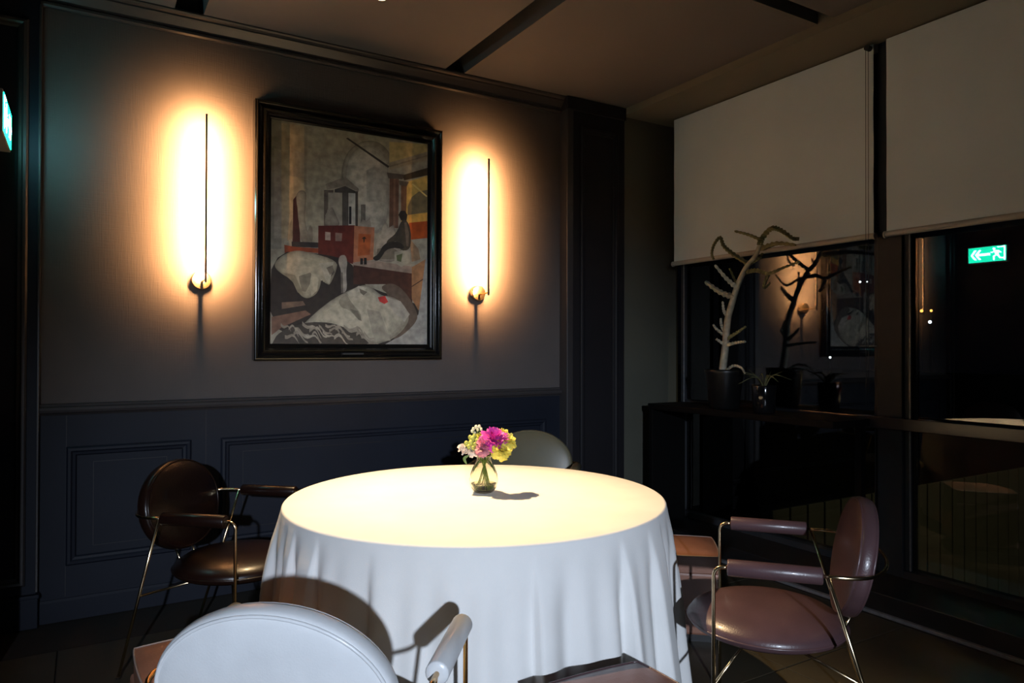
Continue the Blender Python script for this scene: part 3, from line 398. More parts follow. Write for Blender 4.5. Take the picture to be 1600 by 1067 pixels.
CACTUS=[
('trunk',0.027,0.013,[(0.7,-0.879,1.172),(0.7,-0.896,1.266),(0.7,-0.913,1.373),(0.7,-0.935,1.564),(0.7,-0.978,1.689),(0.7,-1.021,1.791),(0.7,-1.089,1.898),(0.7,-1.161,1.964),(0.7,-1.211,2.056)]),
('b',0.013,0.006,[(0.7,-1.021,1.766),(0.64,-0.978,1.833),(0.58,-0.935,1.922)]),
('b',0.017,0.01,[(0.7,-0.994,1.713),(0.66,-0.905,1.751),(0.62,-0.813,1.824)]),
('b',0.012,0.006,[(0.7,-1.099,1.921),(0.683,-0.993,1.994),(0.667,-0.927,2.055),(0.65,-0.914,2.11),(0.633,-0.88,2.071),(0.617,-0.873,2.011),(0.6,-0.905,1.964)]),
('b',0.015,0.008,[(0.7,-1.196,2.033),(0.688,-1.221,2.069),(0.676,-1.299,2.118),(0.664,-1.379,2.094),(0.652,-1.47,2.034),(0.64,-1.524,2.022)]),
('b',0.009,0.006,[(0.7,-1.201,2.065),(0.675,-1.121,2.106),(0.65,-1.039,2.136)]),
('b',0.012,0.006,[(0.7,-1.099,1.868),(0.712,-1.17,1.87),(0.725,-1.244,1.844),(0.737,-1.344,1.872),(0.75,-1.454,1.901)]),
('b',0.01,0.006,[(0.72,-1.248,1.836),(0.723,-1.221,1.798),(0.727,-1.208,1.762),(0.73,-1.25,1.788)]),
('b',0.014,0.007,[(0.7,-1.211,2.003),(0.65,-1.367,2.012),(0.6,-1.537,1.98)]),
('b',0.01,0.005,[(0.7,-0.924,1.45),(0.675,-0.858,1.506),(0.65,-0.853,1.536)]),
('b',0.01,0.005,[(0.7,-0.913,1.48),(0.69,-0.889,1.531),(0.68,-0.892,1.578)]),
('b',0.01,0.006,[(0.7,-0.913,1.394),(0.64,-0.89,1.437)]),
('b',0.01,0.006,[(0.7,-0.918,1.394),(0.675,-1.027,1.411),(0.65,-1.127,1.419)]),
('b',0.011,0.006,[(0.7,-0.929,1.437),(0.72,-0.998,1.478),(0.74,-1.055,1.519)]),
('b',0.01,0.005,[(0.7,-0.935,1.59),(0.68,-0.92,1.624),(0.66,-0.927,1.686)]),
('b',0.008,0.005,[(0.7,-0.907,1.211),(0.687,-0.99,1.26),(0.673,-1.071,1.254),(0.66,-1.113,1.219)]),
('b',0.012,0.006,[(0.7,-1.12,1.919),(0.73,-1.166,1.949),(0.76,-1.171,1.983)]),
('b',0.01,0.005,[(0.7,-1.099,1.872),(0.727,-1.035,1.854),(0.753,-0.958,1.82),(0.78,-0.879,1.914)]),
]
# ================================================================== THE SETTING
CZ = 3.18
fl = struct('floor', B(-7.2, .60, -9.2, .02, -.12, -.006), 'grout', 'dark floor of large olive brown tiles', 'floor')
TS = .90; tb = B(0, TS-.006, 0, TS-.006, -.006, 0, bev=.0015); tile0 = None
for i in range(-8, 1):
    for j in range(-8, 3):
        x0, y0 = .55-TS+i*TS+.003, -2.21+j*TS+.003
        if x0 < -7 or y0 < -9.1 or y0+TS > .4: continue
        if y0+TS > .02:
            o = obj('tile', B(0, TS-.006, 0, max(.02, 0-y0-.004), -.006, 0), 'floor_tile', fl, loc=(x0, y0, 0)); continue
        if tile0 is None: tile0 = obj('tile', tb, 'floor_tile', fl, loc=(x0, y0, 0))
        else:
            o = tile0.copy(); COL.objects.link(o); o.location = (x0, y0, 0)
# back wall and its joinery
struct('wall_back', B(-3.5, 1.12, 0, .12, 0, 3.4), 'wall_cloth', 'dark wall with woven covering above painted panelling', 'wall')
dado = struct('trim_1', B(-3.147, 0, -.006, .002, .11, 1.05), 'panel_paint', 'dark navy dado panelling below the chair rail', 'panelling')
pm = [(0, 0), (0, .012), (.008, .020), (.020, .021), (.028, .014), (.040, .012), (.046, .004), (.046, 0)]
for x0, x1 in ((-3.029, -2.451), (-2.300, -.13)):
    pnl = obj('panel_moulding', frame_sweep(x0, x1, .275, .872, pm, y=-.006), 'panel_paint', dado)
    gx0, gx1, gz0, gz1 = x0+.118, x1-.118, .36, .79
    obj('inset_panel', B(gx0+.003, gx1-.003, -.009, -.004, gz0+.003, gz1-.003, bev=.001), 'panel_paint', dado)
    obj('inset_line', frame_sweep(gx0, gx1, gz0, gz1, [(0, 0), (0, .0006), (.003, .0006), (.003, 0)], y=-.006), 'slot_black', dado)
for gx in (-3.029, -2.376): obj('joint_line', B(gx-.0012, gx+.0012, -.0066, -.004, .12, 1.03), 'slot_black', dado)
struct('baseboard_back', sweep_x([(0, 0), (-.016, 0), (-.016, .10), (-.010, .112), (0, .115)], -3.147, .0), 'panel_paint', 'plain dark baseboard along the panelled wall', 'baseboard')
struct('trim_2', sweep_x([(0, 1.033), (-.014, 1.033), (-.020, 1.042), (-.030, 1.048), (-.034, 1.060), (-.030, 1.072), (-.018, 1.078), (-.014, 1.088), (0, 1.092)], -3.147, .0), 'trim_paint', 'moulded chair rail catching the lamp light', 'chair rail', smooth=False)
struct('trim_3', sweep_x([(0, 3.072), (-.020, 3.072), (-.030, 3.080), (-.030, 3.092), (-.022, 3.098), (-.026, 3.112), (-.050, 3.140), (-.056, 3.146), (-.060, 3.150), (-.060, 3.158), (-.074, 3.164), (-.080, 3.172), (-.080, 3.181), (0, 3.181)], -3.15, .0), 'trim_paint', 'stepped cornice moulding between wall and ceiling', 'cornice')
# left pilaster with sunk panel, left return wall
pl = struct('trim_4', B(-3.5, -3.150, -.034, .002, 0, 3.18, bev=.003), 'panel_paint', 'dark pilaster at the left edge beside the exit sign', 'pilaster')
obj('edge_bead', B(-3.155, -3.143, -.040, 0, .17, 3.07, bev=.003), 'trim_paint', pl)
obj('panel_moulding', frame_sweep(-3.46, -3.196, .21, 2.98, pm, y=-.034), 'trim_paint', pl)
obj('base_block', B(-3.5, -3.142, -.058, 0, 0, .145, bev=.003), 'panel_paint', pl)
obj('base_cap', B(-3.5, -3.136, -.066, 0, .145, .165, bev=.004), 'panel_paint', pl)
struct('wall_left', B(-3.60, -3.315, -.80, .0, 0, 3.18), 'pilaster_paint', 'dark return wall carrying the exit sign', 'wall')
# right pilaster
pr_ = struct('trim_5', B(.0, .53, -.085, .002, 0, 3.18, bev=.004), 'pilaster_paint', 'tall black pilaster between the picture wall and window', 'pilaster')
obj('edge_bead', B(-.006, .050, -.096, 0, .12, 3.18, bev=.006), 'trim_paint', pr_)
obj('panel_moulding', frame_sweep(.115, .46, .24, 2.98, pm, y=-.085), 'pilaster_paint', pr_)
obj('base_block', B(-.010, .532, -.110, 0, 0, .14, bev=.004), 'pilaster_paint', pr_)
obj('cap_block', B(-.010, .532, -.105, 0, 3.085, 3.179, bev=.006), 'pilaster_paint', pr_)
struct('wall_right', B(.53, 1.10, -.060, .002, 0, 3.14), 'pillar_paint', 'plain olive grey wall pier beside the window', 'wall')
# ceiling: plates with open slots between them
ce = struct('ceiling', B(-7.2, 1.12, -9.2, .12, 3.32, 3.42), 'slot_black', 'brown grey ceiling plates with dark recessed slots', 'ceiling')
for x0, x1, y0, y1 in ((-7.2, -2.553, -9.2, .1), (-2.410, -.962, -9.2, .1), (-.825, .53, -1.735, .1), (-.825, .53, -9.2, -1.830)):
    obj('ceiling_panel', B(x0, x1, y0, y1, CZ, CZ+.14), 'ceiling_paint', ce)
struct('trim_6', B(.53, 1.12, -9.2, .1, 3.128, 3.33), 'soffit_paint', 'lowered pelmet soffit running above the roller blinds', 'soffit')
struct('wall_rear', B(-7.2, 1.12, -9.4, -9.2, 0, 3.4), 'rear_paint', 'dark end wall of the dining room', 'wall')
struct('wall_side', B(-7.4, -7.2, -9.2, .12, 0, 3.4), 'rear_paint', 'dark far side wall of the dining room', 'wall')
# window wall
G = 1.0
struct('trim_7', B(.60, .955, -9.2, -.060, -.1, .105, bev=.004), 'plinth_black', 'low black plinth running under the windows', 'plinth')
struct('trim_8', B(.575, .602, -9.2, -.060, -.005, .012, bev=.003), 'edge_strip', 'pale edging strip where floor meets the black plinth', 'edging')
def window(name, ya, yb, label):
    o = struct(name, poly_prism([(ya, .105), (yb, .105), (yb, .145), (ya, .145)], .95, 1.05, 'x'), 'frame_metal', label, 'window')
    obj('head_frame', B(.95, 1.05, min(ya, yb), max(ya, yb), 3.08, 3.14), 'frame_metal', o)
    lo, hi = min(ya, yb), max(ya, yb)
    obj('side_frame', B(.965, 1.05, hi-.03, hi, .145, 3.08, bev=.004), 'frame_metal', o); obj('side_frame', B(.965, 1.05, lo, lo+.03, .145, 3.08, bev=.004), 'frame_metal', o)
    obj('transom', B(.968, 1.04, lo+.03, hi-.03, .925, .985, bev=.004), 'ledge_black', o)
    obj('pane', B(G, G+.006, lo+.03, hi-.03, .99, 3.08), 'window_glass', o); obj('pane', B(G, G+.006, lo+.03, hi-.03, .14, .92), 'window_glass', o)
    obj('glazing_bead', B(.958, .966, hi-.040, hi-.032, .15, 3.08), 'edge_strip', o)
    return o
w1 = window('window_1', -.23, -1.82, 'tall window pane behind the potted cactus'); w2 = window('window_2', -1.965, -4.6, 'wide window pane at the right reflecting the exit sign')
obj('window_catch', T([(.955, -1.70, 1.391), (.95, -1.815, 1.391)], .004, 8), 'edge_strip', w1)
struct('trim_9', B(.945, 1.06, -1.965, -1.82, .105, 3.14, bev=.004), 'frame_metal', 'grey mullion post between the two windows', 'mullion')
struct('wall_window', B(1.0, 1.12, -9.2, -4.6, 0, 3.14), 'pillar_paint', 'dark wall beyond the windows', 'wall')
struct('trim_10', B(.915, .962, -4.6, -1.70, .925, .992, bev=.004), 'ledge_black', 'glossy black rail crossing the windows at waist height', 'rail')

# ================================================================== BLINDS
def blind(y0, y1, zb, label, chain):
    t = thing('roller_blind', label, 'blind', (.90, (y0+y1)/2, zb), 0, 'roller blinds over the windows')
    h = 3.127-zb; L = (y1-y0)/2
    bm = bmesh.new(); n = 24
    vs_ = [[bm.verts.new((.0015*math.sin(k*1.7)+dx, -L+2*L*i/n, .02+(h-.03)*k/10)) for i in range(n+1)] for dx in (0, .002) for k in range(11)]
    for q in (0, 11):
        for k in range(10):
            for i in range(n): bm.faces.new((vs_[q+k][i], vs_[q+k][i+1], vs_[q+k+1][i+1], vs_[q+k+1][i]))
    bmesh.ops.recalc_face_normals(bm, faces=bm.faces)
    obj('blind_cloth', bm, 'blind_cloth', t, True)
    obj('roller', T([(.03, -L, h-.028), (.03, L, h-.028)], .026, 16), 'blind_bar', t)
    bar = obj('bottom_bar', T([(0, -L-.004, .018), (0, L+.004, .018)], .018, 14, prof=[1, 1, 1.05, 1, .9, .8, .75, .75, .75, .8, .9, 1, 1.05, 1]), 'blind_bar', t)
    for s in (-1, 1): obj('end_cap', T([(0, s*(L+.003), .018), (0, s*(L+.012), .018)], .020, 14), 'blind_bar', bar)
    if chain:
        for dx in (0, .018): obj('pull_chain', T([(-.03+dx*.2, -L+.012+dx, h-.03), (-.03+dx*.2, -L+.012+dx, -.95)], .0016, 6), 'frame_metal', t)
        obj('chain_wheel', T([(-.035, -L+.02, h-.03), (.0, -L+.02, h-.03)], .016, 12), 'frame_metal', t)
    return t
blind(-1.828, -.225, 2.00, 'pale roller blind hanging behind the tall cactus', True)
blind(-4.5, -1.905, 2.00, 'pale roller blind at the right edge above the exit sign reflection', False)

# ================================================================== PICTURE
pc = thing('framed_picture', 'large framed print of plaster statues in black stepped frame between the lamps', 'picture', (-1.552, 0, 1.303))
X0, X1, Z0, Z1 = -.583, .583, 0, 1.480
obj('backing', B(X0+.03, X1-.03, -.026, -.001, .03, Z1-.03), 'lacquer', pc)
fr = obj('frame', frame_sweep(X0, X1, Z0, Z1, [(0, .001), (0, .058), (.006, .064), (.014, .066), (.020, .060), (.026, .052), (.040, .050), (.046, .060), (.054, .066), (.062, .062), (.070, .048), (.078, .044), (.086, .042), (.094, .034), (.094, .026), (.094, .001)]), 'lacquer', pc)
obj('frame_bead', frame_sweep(X0+.006, X1-.006, Z0+.006, Z1-.006, [(0, .060), (.004, .0675), (.009, .0675), (.013, .060)]), 'frame_bead', fr)
obj('frame_bead', frame_sweep(X0+.048, X1-.048, Z0+.048, Z1-.048, [(0, .060), (.004, .0675), (.009, .0675), (.013, .060)]), 'frame_bead', fr)
obj('name_plate', B(-.075, .055, -.0685, -.050, .030, .041, bev=.001), 'frame_metal', fr)
PX0, PZ0, PW, PH = -.489, .094, .978, 1.292
bm = bmesh.new(); lay = bm.loops.layers.float_color.new('ink')
for k, (c, pts) in enumerate(ART):
    P = [(PX0+PW*u/1000, PZ0+PH*v/1000) for u, v in pts]
    V = [bm.verts.new((x, -.0275-.00004*k, z)) for x, z in P]
    for tri in tessellate_polygon([[Vector((x, z, 0)) for x, z in P]]):
        try: f = bm.faces.new([V[i] for i in tri])
        except ValueError: continue
        for lp in f.loops: lp[lay] = (c[0], c[1], c[2], 1)
for f in bm.faces:
    f.normal_update()
    if f.normal.y > 0: f.normal_flip()
obj('print', bm, 'print', pc)
obj('glass', B(PX0+.001, PX0+PW-.001, -.0345, -.0325, PZ0+.001, PZ0+PH-.001), 'picture_glass', pc)

# ================================================================== WALL LAMPS
def wall_lamp(x, label):
    t = thing('wall_lamp', label, 'wall lamp', (x, 0, 1.732), 0, 'slim wand wall lamps beside the picture')
    base = obj('base', lathe([(0, 0), (.046, 0), (.050, .004), (.050, .040), (.047, .044), (0, .044)], 40), 'pale_brass', t, False, loc=(0, -.001, .010)); base.rotation_euler = (PI/2, 0, 0)
    obj('arm', T([(0, -.040, .002), (.001, -.060, .002), (.003, -.110, .003), (.004, -.150, .006), (.004, -.166, .012)], .005, 8), 'brass', t)
    rod = obj('rod', B(-.0005, .0085, -.172, -.160, -.012, .885, bev=.001), 'rod_black', t)
    obj('light_strip', B(.0010, .0070, -.1598, -.1590, .030, .880), 'led_warm', rod)
    d = bpy.data.lights.new('lens_light', 'AREA'); d.shape = 'RECTANGLE'; d.size = .006; d.size_y = .85; d.energy = 88; d.color = (1.0, .48, .18); d.spread = math.radians(154)
    lo = bpy.data.objects.new('lens_light', d); COL.objects.link(lo); lo.parent = rod; lo.location = (.004, -.1585, .455); lo.rotation_euler = (PI/2, 0, 0)
wall_lamp(-2.408, 'wall lamp left of the picture with a thin dark rod and lit round base')
wall_lamp(-.690, 'wall lamp right of the picture with a thin dark rod and round brass base')

# ================================================================== EXIT SIGN
sg = thing('exit_sign', 'green glowing emergency exit sign with running figure on left wall', 'exit sign', (-3.315, -.36, 2.38))
obj('case', B(.001, .058, -.195, .195, -.092, .092, bev=.005), 'sign_case', sg)
obj('face', B(.056, .061, -.183, .183, -.080, .080), 'sign_green', sg)
def glyph(polys, label=None):
    bm = bmesh.new()
    for p in polys:
        V = [bm.verts.new((.0625, y, z)) for y, z in p]
        for tri in tessellate_polygon([[Vector((y, z, 0)) for y, z in p]]): bm.faces.new([V[i] for i in tri])
    for f in bm.faces:
        f.normal_update()
        if f.normal.x < 0: f.normal_flip()
    return bm
chev = lambda y: [(y, .052), (y+.022, .052), (y+.062, 0), (y+.022, -.052), (y, -.052), (y+.040, 0)]
obj('arrow', glyph([chev(.100), chev(.055), [(-.03, .012), (.085, .012), (.085, -.012), (-.03, -.012)]]), 'sign_white', sg)
circ = lambda y, z, r: [(y+r*math.cos(i*PI/7), z+r*math.sin(i*PI/7)) for i in range(14)]
obj('running_figure', glyph([circ(-.070, .050, .013), [(-.120, .030), (-.085, .036), (-.068, .030), (-.085, -.012), (-.112, -.006)], [(-.078, .030), (-.055, .010), (-.035, .016), (-.034, .024), (-.056, .020), (-.070, .036)],
    [(-.112, .034), (-.140, .010), (-.132, .004), (-.100, .026)], [(-.095, -.008), (-.060, -.022), (-.062, -.066), (-.074, -.066), (-.074, -.030), (-.108, -.012)], [(-.112, -.004), (-.128, -.040), (-.165, -.046), (-.165, -.058), (-.120, -.052), (-.096, -.014)],
    [(-.165, .062), (-.100, .062), (-.100, .072), (-.175, .072), (-.175, -.072), (-.165, -.072)]]), 'sign_white', sg)

# ================================================================== DOWNLIGHT
for lx, ly, lab in ((LAMP_X, LAMP_Y, 'recessed ceiling spotlight aimed at the table'), (-1.655, -.762, 'small recessed ceiling light glowing above the picture')):
  dl = thing('downlight', lab, 'ceiling light', (lx, ly, 3.18))
  obj('ring', lathe([(.030, .0), (.030, -.004), (.050, -.004), (.052, 0), (.052, .002), (.030, .002)], 28), 'ceiling_paint', dl)
  obj('lens', lathe([(0, -.001), (.030, -.001), (.030, 0), (0, 0)], 20), 'lamp_warm', dl)

# ================================================================== TABLE AND CLOTH
TX, TY, TR, TZ = -1.520, -1.565, .792, .752
tb = thing('round_table', 'round dining table hidden under the long white cloth', 'table', (TX, TY, 0))
obj('tabletop', lathe([(0, .715), (.78, .715), (.785, .72), (.785, .738), (.78, .743), (0, .743)], 64), 'wood_dark', tb)
obj('pedestal', lathe([(0, .04), (.09, .04), (.06, .12), (.05, .4), (.06, .66), (.14, .715), (0, .715)], 32), 'wood_dark', tb, True)
obj('base', lathe([(0, .0), (.34, .0), (.35, .01), (.34, .03), (.10, .05), (0, .05)], 48), 'wood_dark', tb, True)
random.seed(11)
# (angle, width, depth, skew)
folds = [(-179, 2.2, .6, 0), (-171.5, 1.3, 1.0, -1), (-160, 1.3, 1.1, -1), (-153, 3, .5, 0), (-144, 3.2, .9, 1), (-135, 3, .25, 0), (-128, 3.0, .45, 0), (-120, 2.5, .3, 0), (-112, 3.5, .55, 0), (-105.5, 1.6, .8, 1), (-97, 3.0, .8, 0), (-89, 3, .3, 0),
         (-80.3, 1.4, 1.1, 1), (-75, 3.0, .5, 0), (-68, 2.0, .9, 1), (-58, 1.6, 1.0, -1), (-50, 3, .7, 0)]
a = -42
while a < 180-8: folds.append((a, random.uniform(1.4, 3.4), random.uniform(.5, 1.1), random.choice((-1, 0, 1)))); a += random.uniform(6, 12)
def fold(d):
    s = 0
    for c, wd, k, sk in folds:
        e = (d-c+180) % 360-180
        if abs(e) > 20: continue
        ww = wd*(1 if sk == 0 else (.55 if e*sk > 0 else 2.3)); s -= k*math.exp(-(e/ww)**2)
    return s+.25*math.sin(math.radians(d)*9+.7)
DENT = [(141, 34, .806), (48, 34, .806), (-4, 30, .800), (-166, 20, .850)]   # where seats and stools press the cloth in
SEG = 720; F = [fold(-180+360*i/SEG) for i in range(SEG)]
bm = bmesh.new(); rings = []
for k in range(1, 9):
    r = (TR-.012)*k/8; rings.append([bm.verts.new((r*math.cos(2*PI*i/SEG-PI), r*math.sin(2*PI*i/SEG-PI), TZ)) for i in range(0, SEG, 6 if k < 8 else 1)])
for q in range(1, 6):
    aa = q/5*PI/2; rings.append([bm.verts.new(((TR-.012+.012*math.sin(aa))*math.cos(2*PI*i/SEG-PI), (TR-.012+.012*math.sin(aa))*math.sin(2*PI*i/SEG-PI), TZ-.012+.012*math.cos(aa))) for i in range(SEG)])
NR = 44
for q in range(1, NR+1):
    t = q/NR; z = TZ-.012-(TZ-.012-.012)*t
    g = min(1, .10+t/.40); g = g*g*(3-2*g); ring = []
    for i in range(SEG):
        r = TR+.012*min(1, t*6)+.088*t+.062*g*(F[i]+.30)*(.50+.75*t)
        d = 2*PI*i/SEG-PI
        for da, hw, rm in DENT:
            e = abs((math.degrees(d)-da+180) % 360-180)/hw
            if e < 1: r = min(r, rm+.12*max(0, e-.6)/.4)
        r = max(r, TR+.004); ring.append(bm.verts.new((r*math.cos(d), r*math.sin(d), z)))
    rings.append(ring)
c0 = bm.verts.new((0, 0, TZ)); n0 = len(rings[0])
for i in range(n0): bm.faces.new((c0, rings[0][i], rings[0][(i+1) % n0]))
for k in range(6):
    for i in range(n0): bm.faces.new((rings[k][i], rings[k+1][i], rings[k+1][(i+1) % n0], rings[k][(i+1) % n0]))
A, C = rings[6], rings[7]
for i in range(n0): bm.faces.new([A[i]]+[C[(i*6+j) % SEG] for j in range(7)]+[A[(i+1) % n0]])
for k in range(7, len(rings)-1):
    A, C = rings[k], rings[k+1]
    for i in range(SEG): bm.faces.new((A[i], C[i], C[(i+1) % SEG], A[(i+1) % SEG]))
bmesh.ops.recalc_face_normals(bm, faces=bm.faces)
cl = obj('tablecloth', bm, 'linen', None, True, loc=(TX, TY, 0)); tag(cl, 'long white tablecloth falling in folds over the round table', 'tablecloth')

# ================================================================== CHAIRS
def ellipse_loop(a, b, y, n=56): return [(a*math.cos(2*PI*i/n), y, b*math.sin(2*PI*i/n)) for i in range(n)]
def armchair(label, S, fwd, leather, pipe, metal):
    t = thing('armchair', label, 'armchair', (S[0], S[1], 0), math.atan2(-fwd[0], fwd[1]), 'round-backed armchairs around the table')
    seat = obj('seat', lathe([(0, .487), (.10, .486), (.17, .479), (.225, .464), (.255, .446), (.268, .428), (.262, .410), (.24, .398), (.10, .392), (0, .392)], 56), leather, t, True, loc=(0, .075, 0))
    obj('seat_piping', T([(.267*math.cos(2*PI*i/56), .267*math.sin(2*PI*i/56), .4235) for i in range(56)], .0042, 8, closed=True), pipe, seat, True)
    # backrest: an oval cushion with a banded edge
    bm = bmesh.new(); prof = [(0, .044), (.3, .043), (.55, .040), (.75, .035), (.88, .029), (.95, .024), (.985, .019), (1.0, .011), (1.0, -.011), (.985, -.019), (.95, -.024), (.88, -.029), (.75, -.035), (.55, -.040), (.3, -.043), (0, -.044)]
    rings = []
    for q, y in prof: rings.append([bm.verts.new((0, y, 0))] if q == 0 else [bm.verts.new((.258*q*math.cos(2*PI*i/56), y, .198*q*math.sin(2*PI*i/56))) for i in range(56)])
    for A, C in zip(rings, rings[1:]):
        for i in range(56):
            j = (i+1) % 56
            if len(A) == 1: bm.faces.new((A[0], C[i], C[j]))
            elif len(C) == 1: bm.faces.new((A[i], A[j], C[0]))
            else: bm.faces.new((A[i], A[j], C[j], C[i]))
    bmesh.ops.recalc_face_normals(bm, faces=bm.faces)
    bk = obj('backrest', bm, leather, t, True, loc=(0, -.205, .674)); bk.rotation_euler = (math.radians(12), 0, 0)
    for y in (.0225, -.0225): obj('back_piping', T(ellipse_loop(.248, .190, y), .0042, 8, closed=True), pipe, bk, True)
    R = .0062
    for s in (-1, 1):
        ax = s*.302
        obj('front_leg', T([(ax, .240, .002), (ax, .240, .650)]+[(ax, .240-.030*(1-math.cos(q*PI/10)), .650+.030*math.sin(q*PI/10)) for q in range(1, 6)]+[(ax, .185, .680)], R), metal, t, True)
        pad = obj('arm_pad', lathe([(0, -.141), (.012, -.141), (.024, -.140), (.0265, -.136), (.0265, .136), (.024, .140), (.012, .141), (0, .141)], 20), leather, t, True, loc=(ax, .058, .680)); pad.rotation_euler = (PI/2, 0, 0)
        obj('rear_leg', T([(ax, -.098, .680), (s*.268, -.305, .002)], R), metal, t, True)
        obj('side_stretcher', T([(s*.285, -.198, .353), (s*.16, -.03, .386), (s*.10, .05, .390)], .005), metal, t, True)
        obj('front_stretcher', T([(ax, .240, .300), (s*.17, .15, .385), (s*.12, .10, .390)], .005), metal, t, True)
        obj('back_post', T([(s*.055, -.200, .500), (s*.055, -.150, .395)], .005), metal, t, True)
        obj('foot', T([(ax, .240, .0), (ax, .240, .010)], .010), 'rod_black', t); obj('foot', T([(s*.268, -.305, .0), (s*.270, -.302, .010)], .010), 'rod_black', t)
    loop = [(.302, -.075, .680), (.302, -.130, .680)]+[(.302*math.cos(q*PI/24), -.130-.172*math.sin(q*PI/24)**.8, .680) for q in range(1, 24)]+[(-.302, -.130, .680), (-.302, -.075, .680)]
    obj('back_loop', T(loop, R), metal, t, True)
    return t
armchair('pale leather armchair in the foreground with its rounded back to the viewer', (-2.49, -2.60), (.62, .785), 'leather_white', 'leather_white', 'brass')
armchair('dusty mauve leather armchair with brass frame in front of the window', (-.835, -2.600), (-.655, .755), 'leather_mauve', 'leather_mauve', 'pale_brass')
armchair('dark brown leather armchair with thin metal frame by the panelled wall', (-2.420, -.855), (.76, -.65), 'leather_brown', 'leather_brown', 'pale_brass')
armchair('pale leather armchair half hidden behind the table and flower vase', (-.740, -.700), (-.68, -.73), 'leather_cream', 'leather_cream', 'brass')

# ================================================================== STOOLS
def stool(label, c, rz, size, leather, h=.41):
    t = thing('square_stool', label, 'stool', (c[0], c[1], 0), rz, 'square leather stools pushed against the table')
    s = size/2
    obj('base', B(-s+.02, s-.02, -s+.02, s-.02, 0, .035), 'plinth_black', t)
    obj('body', B(-s, s, -s, s, .035, h-.085, bev=.012), leather, t)
    bm = bmesh.new(); n = 14; rows = []                       # softly crowned cushion
    for j in range(n+1):
        row = []
        for i in range(n+1):
            u, v = -1+2*i/n, -1+2*j/n
            x, y = u*s*math.sqrt(1-.10*v*v*abs(u)**6), v*s*math.sqrt(1-.10*u*u*abs(v)**6)
            row.append(bm.verts.new((x, y, h-.006+.014*(1-u**4)*(1-v**4))))
        rows.append(row)
    for j in range(n):
        for i in range(n): bm.faces.new((rows[j][i], rows[j][i+1], rows[j+1][i+1], rows[j+1][i]))
    rim = [rows[0][i] for i in range(n)]+[rows[j][n] for j in range(n)]+[rows[n][i] for i in range(n, 0, -1)]+[rows[j][0] for j in range(n, 0, -1)]
    low = [bm.verts.new((v.co.x*1.0, v.co.y*1.0, h-.084)) for v in rim]; m = len(rim)
    for i in range(m): bm.faces.new((rim[i], low[i], low[(i+1) % m], rim[(i+1) % m]))
    bm.faces.new(low[::-1]); path = [v.co.copy() for v in rim]; bmesh.ops.recalc_face_normals(bm, faces=bm.faces)
    cu = obj('cushion', bm, leather, t)
    obj('piping', T(path, .0035, 6, closed=True), 'piping_light' if leather != 'leather_mauve' else leather, cu, True)
stool('square tan leather stool between dark armchair and pale foreground armchair', (-2.602, -1.83), math.radians(3), .42, 'leather_tan')
stool('square mauve leather stool at the bottom edge before the tablecloth', (-1.680, -2.735), math.radians(-2), .42, 'leather_mauve')
stool('square tan leather stool right of the table beyond the mauve armchair', (-.428, -1.640), math.radians(-41), .37, 'leather_tan')

# ================================================================== VASE AND FLOWERS
VX, VY, VZ = -1.468, -1.535, TZ+.001
AX = Vector((math.cos(.5409), -math.sin(.5409), 0)); AY = Vector((math.sin(.5409), math.cos(.5409), 0))
vz = thing('glass_vase', 'clear round glass vase of flowers standing on the white table', 'vase', (VX, VY, VZ))
prof_o = [(0, 0), (.036, 0), (.042, .003), (.053, .018), (.061, .040), (.0625, .058), (.058, .080), (.048, .106), (.037, .128), (.032, .144), (.033, .158), (.037, .166)]
prof_i = [(.035, .166), (.0310, .157), (.0302, .144), (.035, .127), (.046, .105), (.056, .080), (.0603, .058), (.0588, .041), (.051, .020), (.040, .008), (0, .007)]
obj('glass', lathe(prof_o+prof_i, 48), 'vase_glass', vz, True)
obj('water', lathe([(0, .0085), (.039, .0092), (.0500, .021), (.0565, .038), (0, .038)], 48), 'water', vz)
def at_(r, h, d): return AX*r+AY*d+Vector((0, 0, h))
def petal(bm, base, axis, out, length, width, curl, ruffle, seed, n=4):
    rnd = random.Random(seed); side = axis.cross(out).normalized(); grid = []
    for j in range(n+1):
        t = j/n; ww = width*math.sin(PI*(.18+.62*t))
        ang = curl*t; dirv = axis*math.cos(ang)+out*math.sin(ang)
        c = base+dirv*length*t; row = []
        for i in range(4):
            s = (i/3-.5)*2; rf = ruffle*t*rnd.uniform(-1, 1)
            row.append(bm.verts.new(c+side*ww*s*.5+(axis*.25-out)*ww*.22*s*s+axis*rf+out*rf*.6))
        grid.append(row)
    for j in range(n):
        for i in range(3): bm.faces.new((grid[j][i], grid[j][i+1], grid[j+1][i+1], grid[j+1][i]))
def bloom(center, axis, R, layers, ruffle, seed):
    bm = bmesh.new(); rnd = random.Random(seed); axis = axis.normalized(); o1 = axis.orthogonal().normalized(); o2 = axis.cross(o1); base = center-axis*R*.55
    for L, (cnt, curl, ln, wd) in enumerate(layers):
        for k in range(cnt):
            a = 2*PI*(k+.5*(L % 2))/cnt+rnd.uniform(-.2, .2); out = o1*math.cos(a)+o2*math.sin(a)
            petal(bm, base+out*R*.05*(L+1), axis, out, ln*R*rnd.uniform(.88, 1.1), wd*R, curl+rnd.uniform(-.12, .12), ruffle*R, rnd.random())
    return bm
LAY_P = [(5, .15, 1.25, .8), (7, .35, 1.35, .8), (9, .6, 1.4, .8), (11, .9, 1.35, .85), (12, 1.25, 1.2, .9), (10, 1.65, 1.05, .95)]
LAY_C = [(6, .2, 1.2, .7), (8, .5, 1.3, .7), (10, .85, 1.3, .75), (12, 1.2, 1.25, .8), (12, 1.55, 1.15, .85), (10, 1.9, 1.0, .85)]
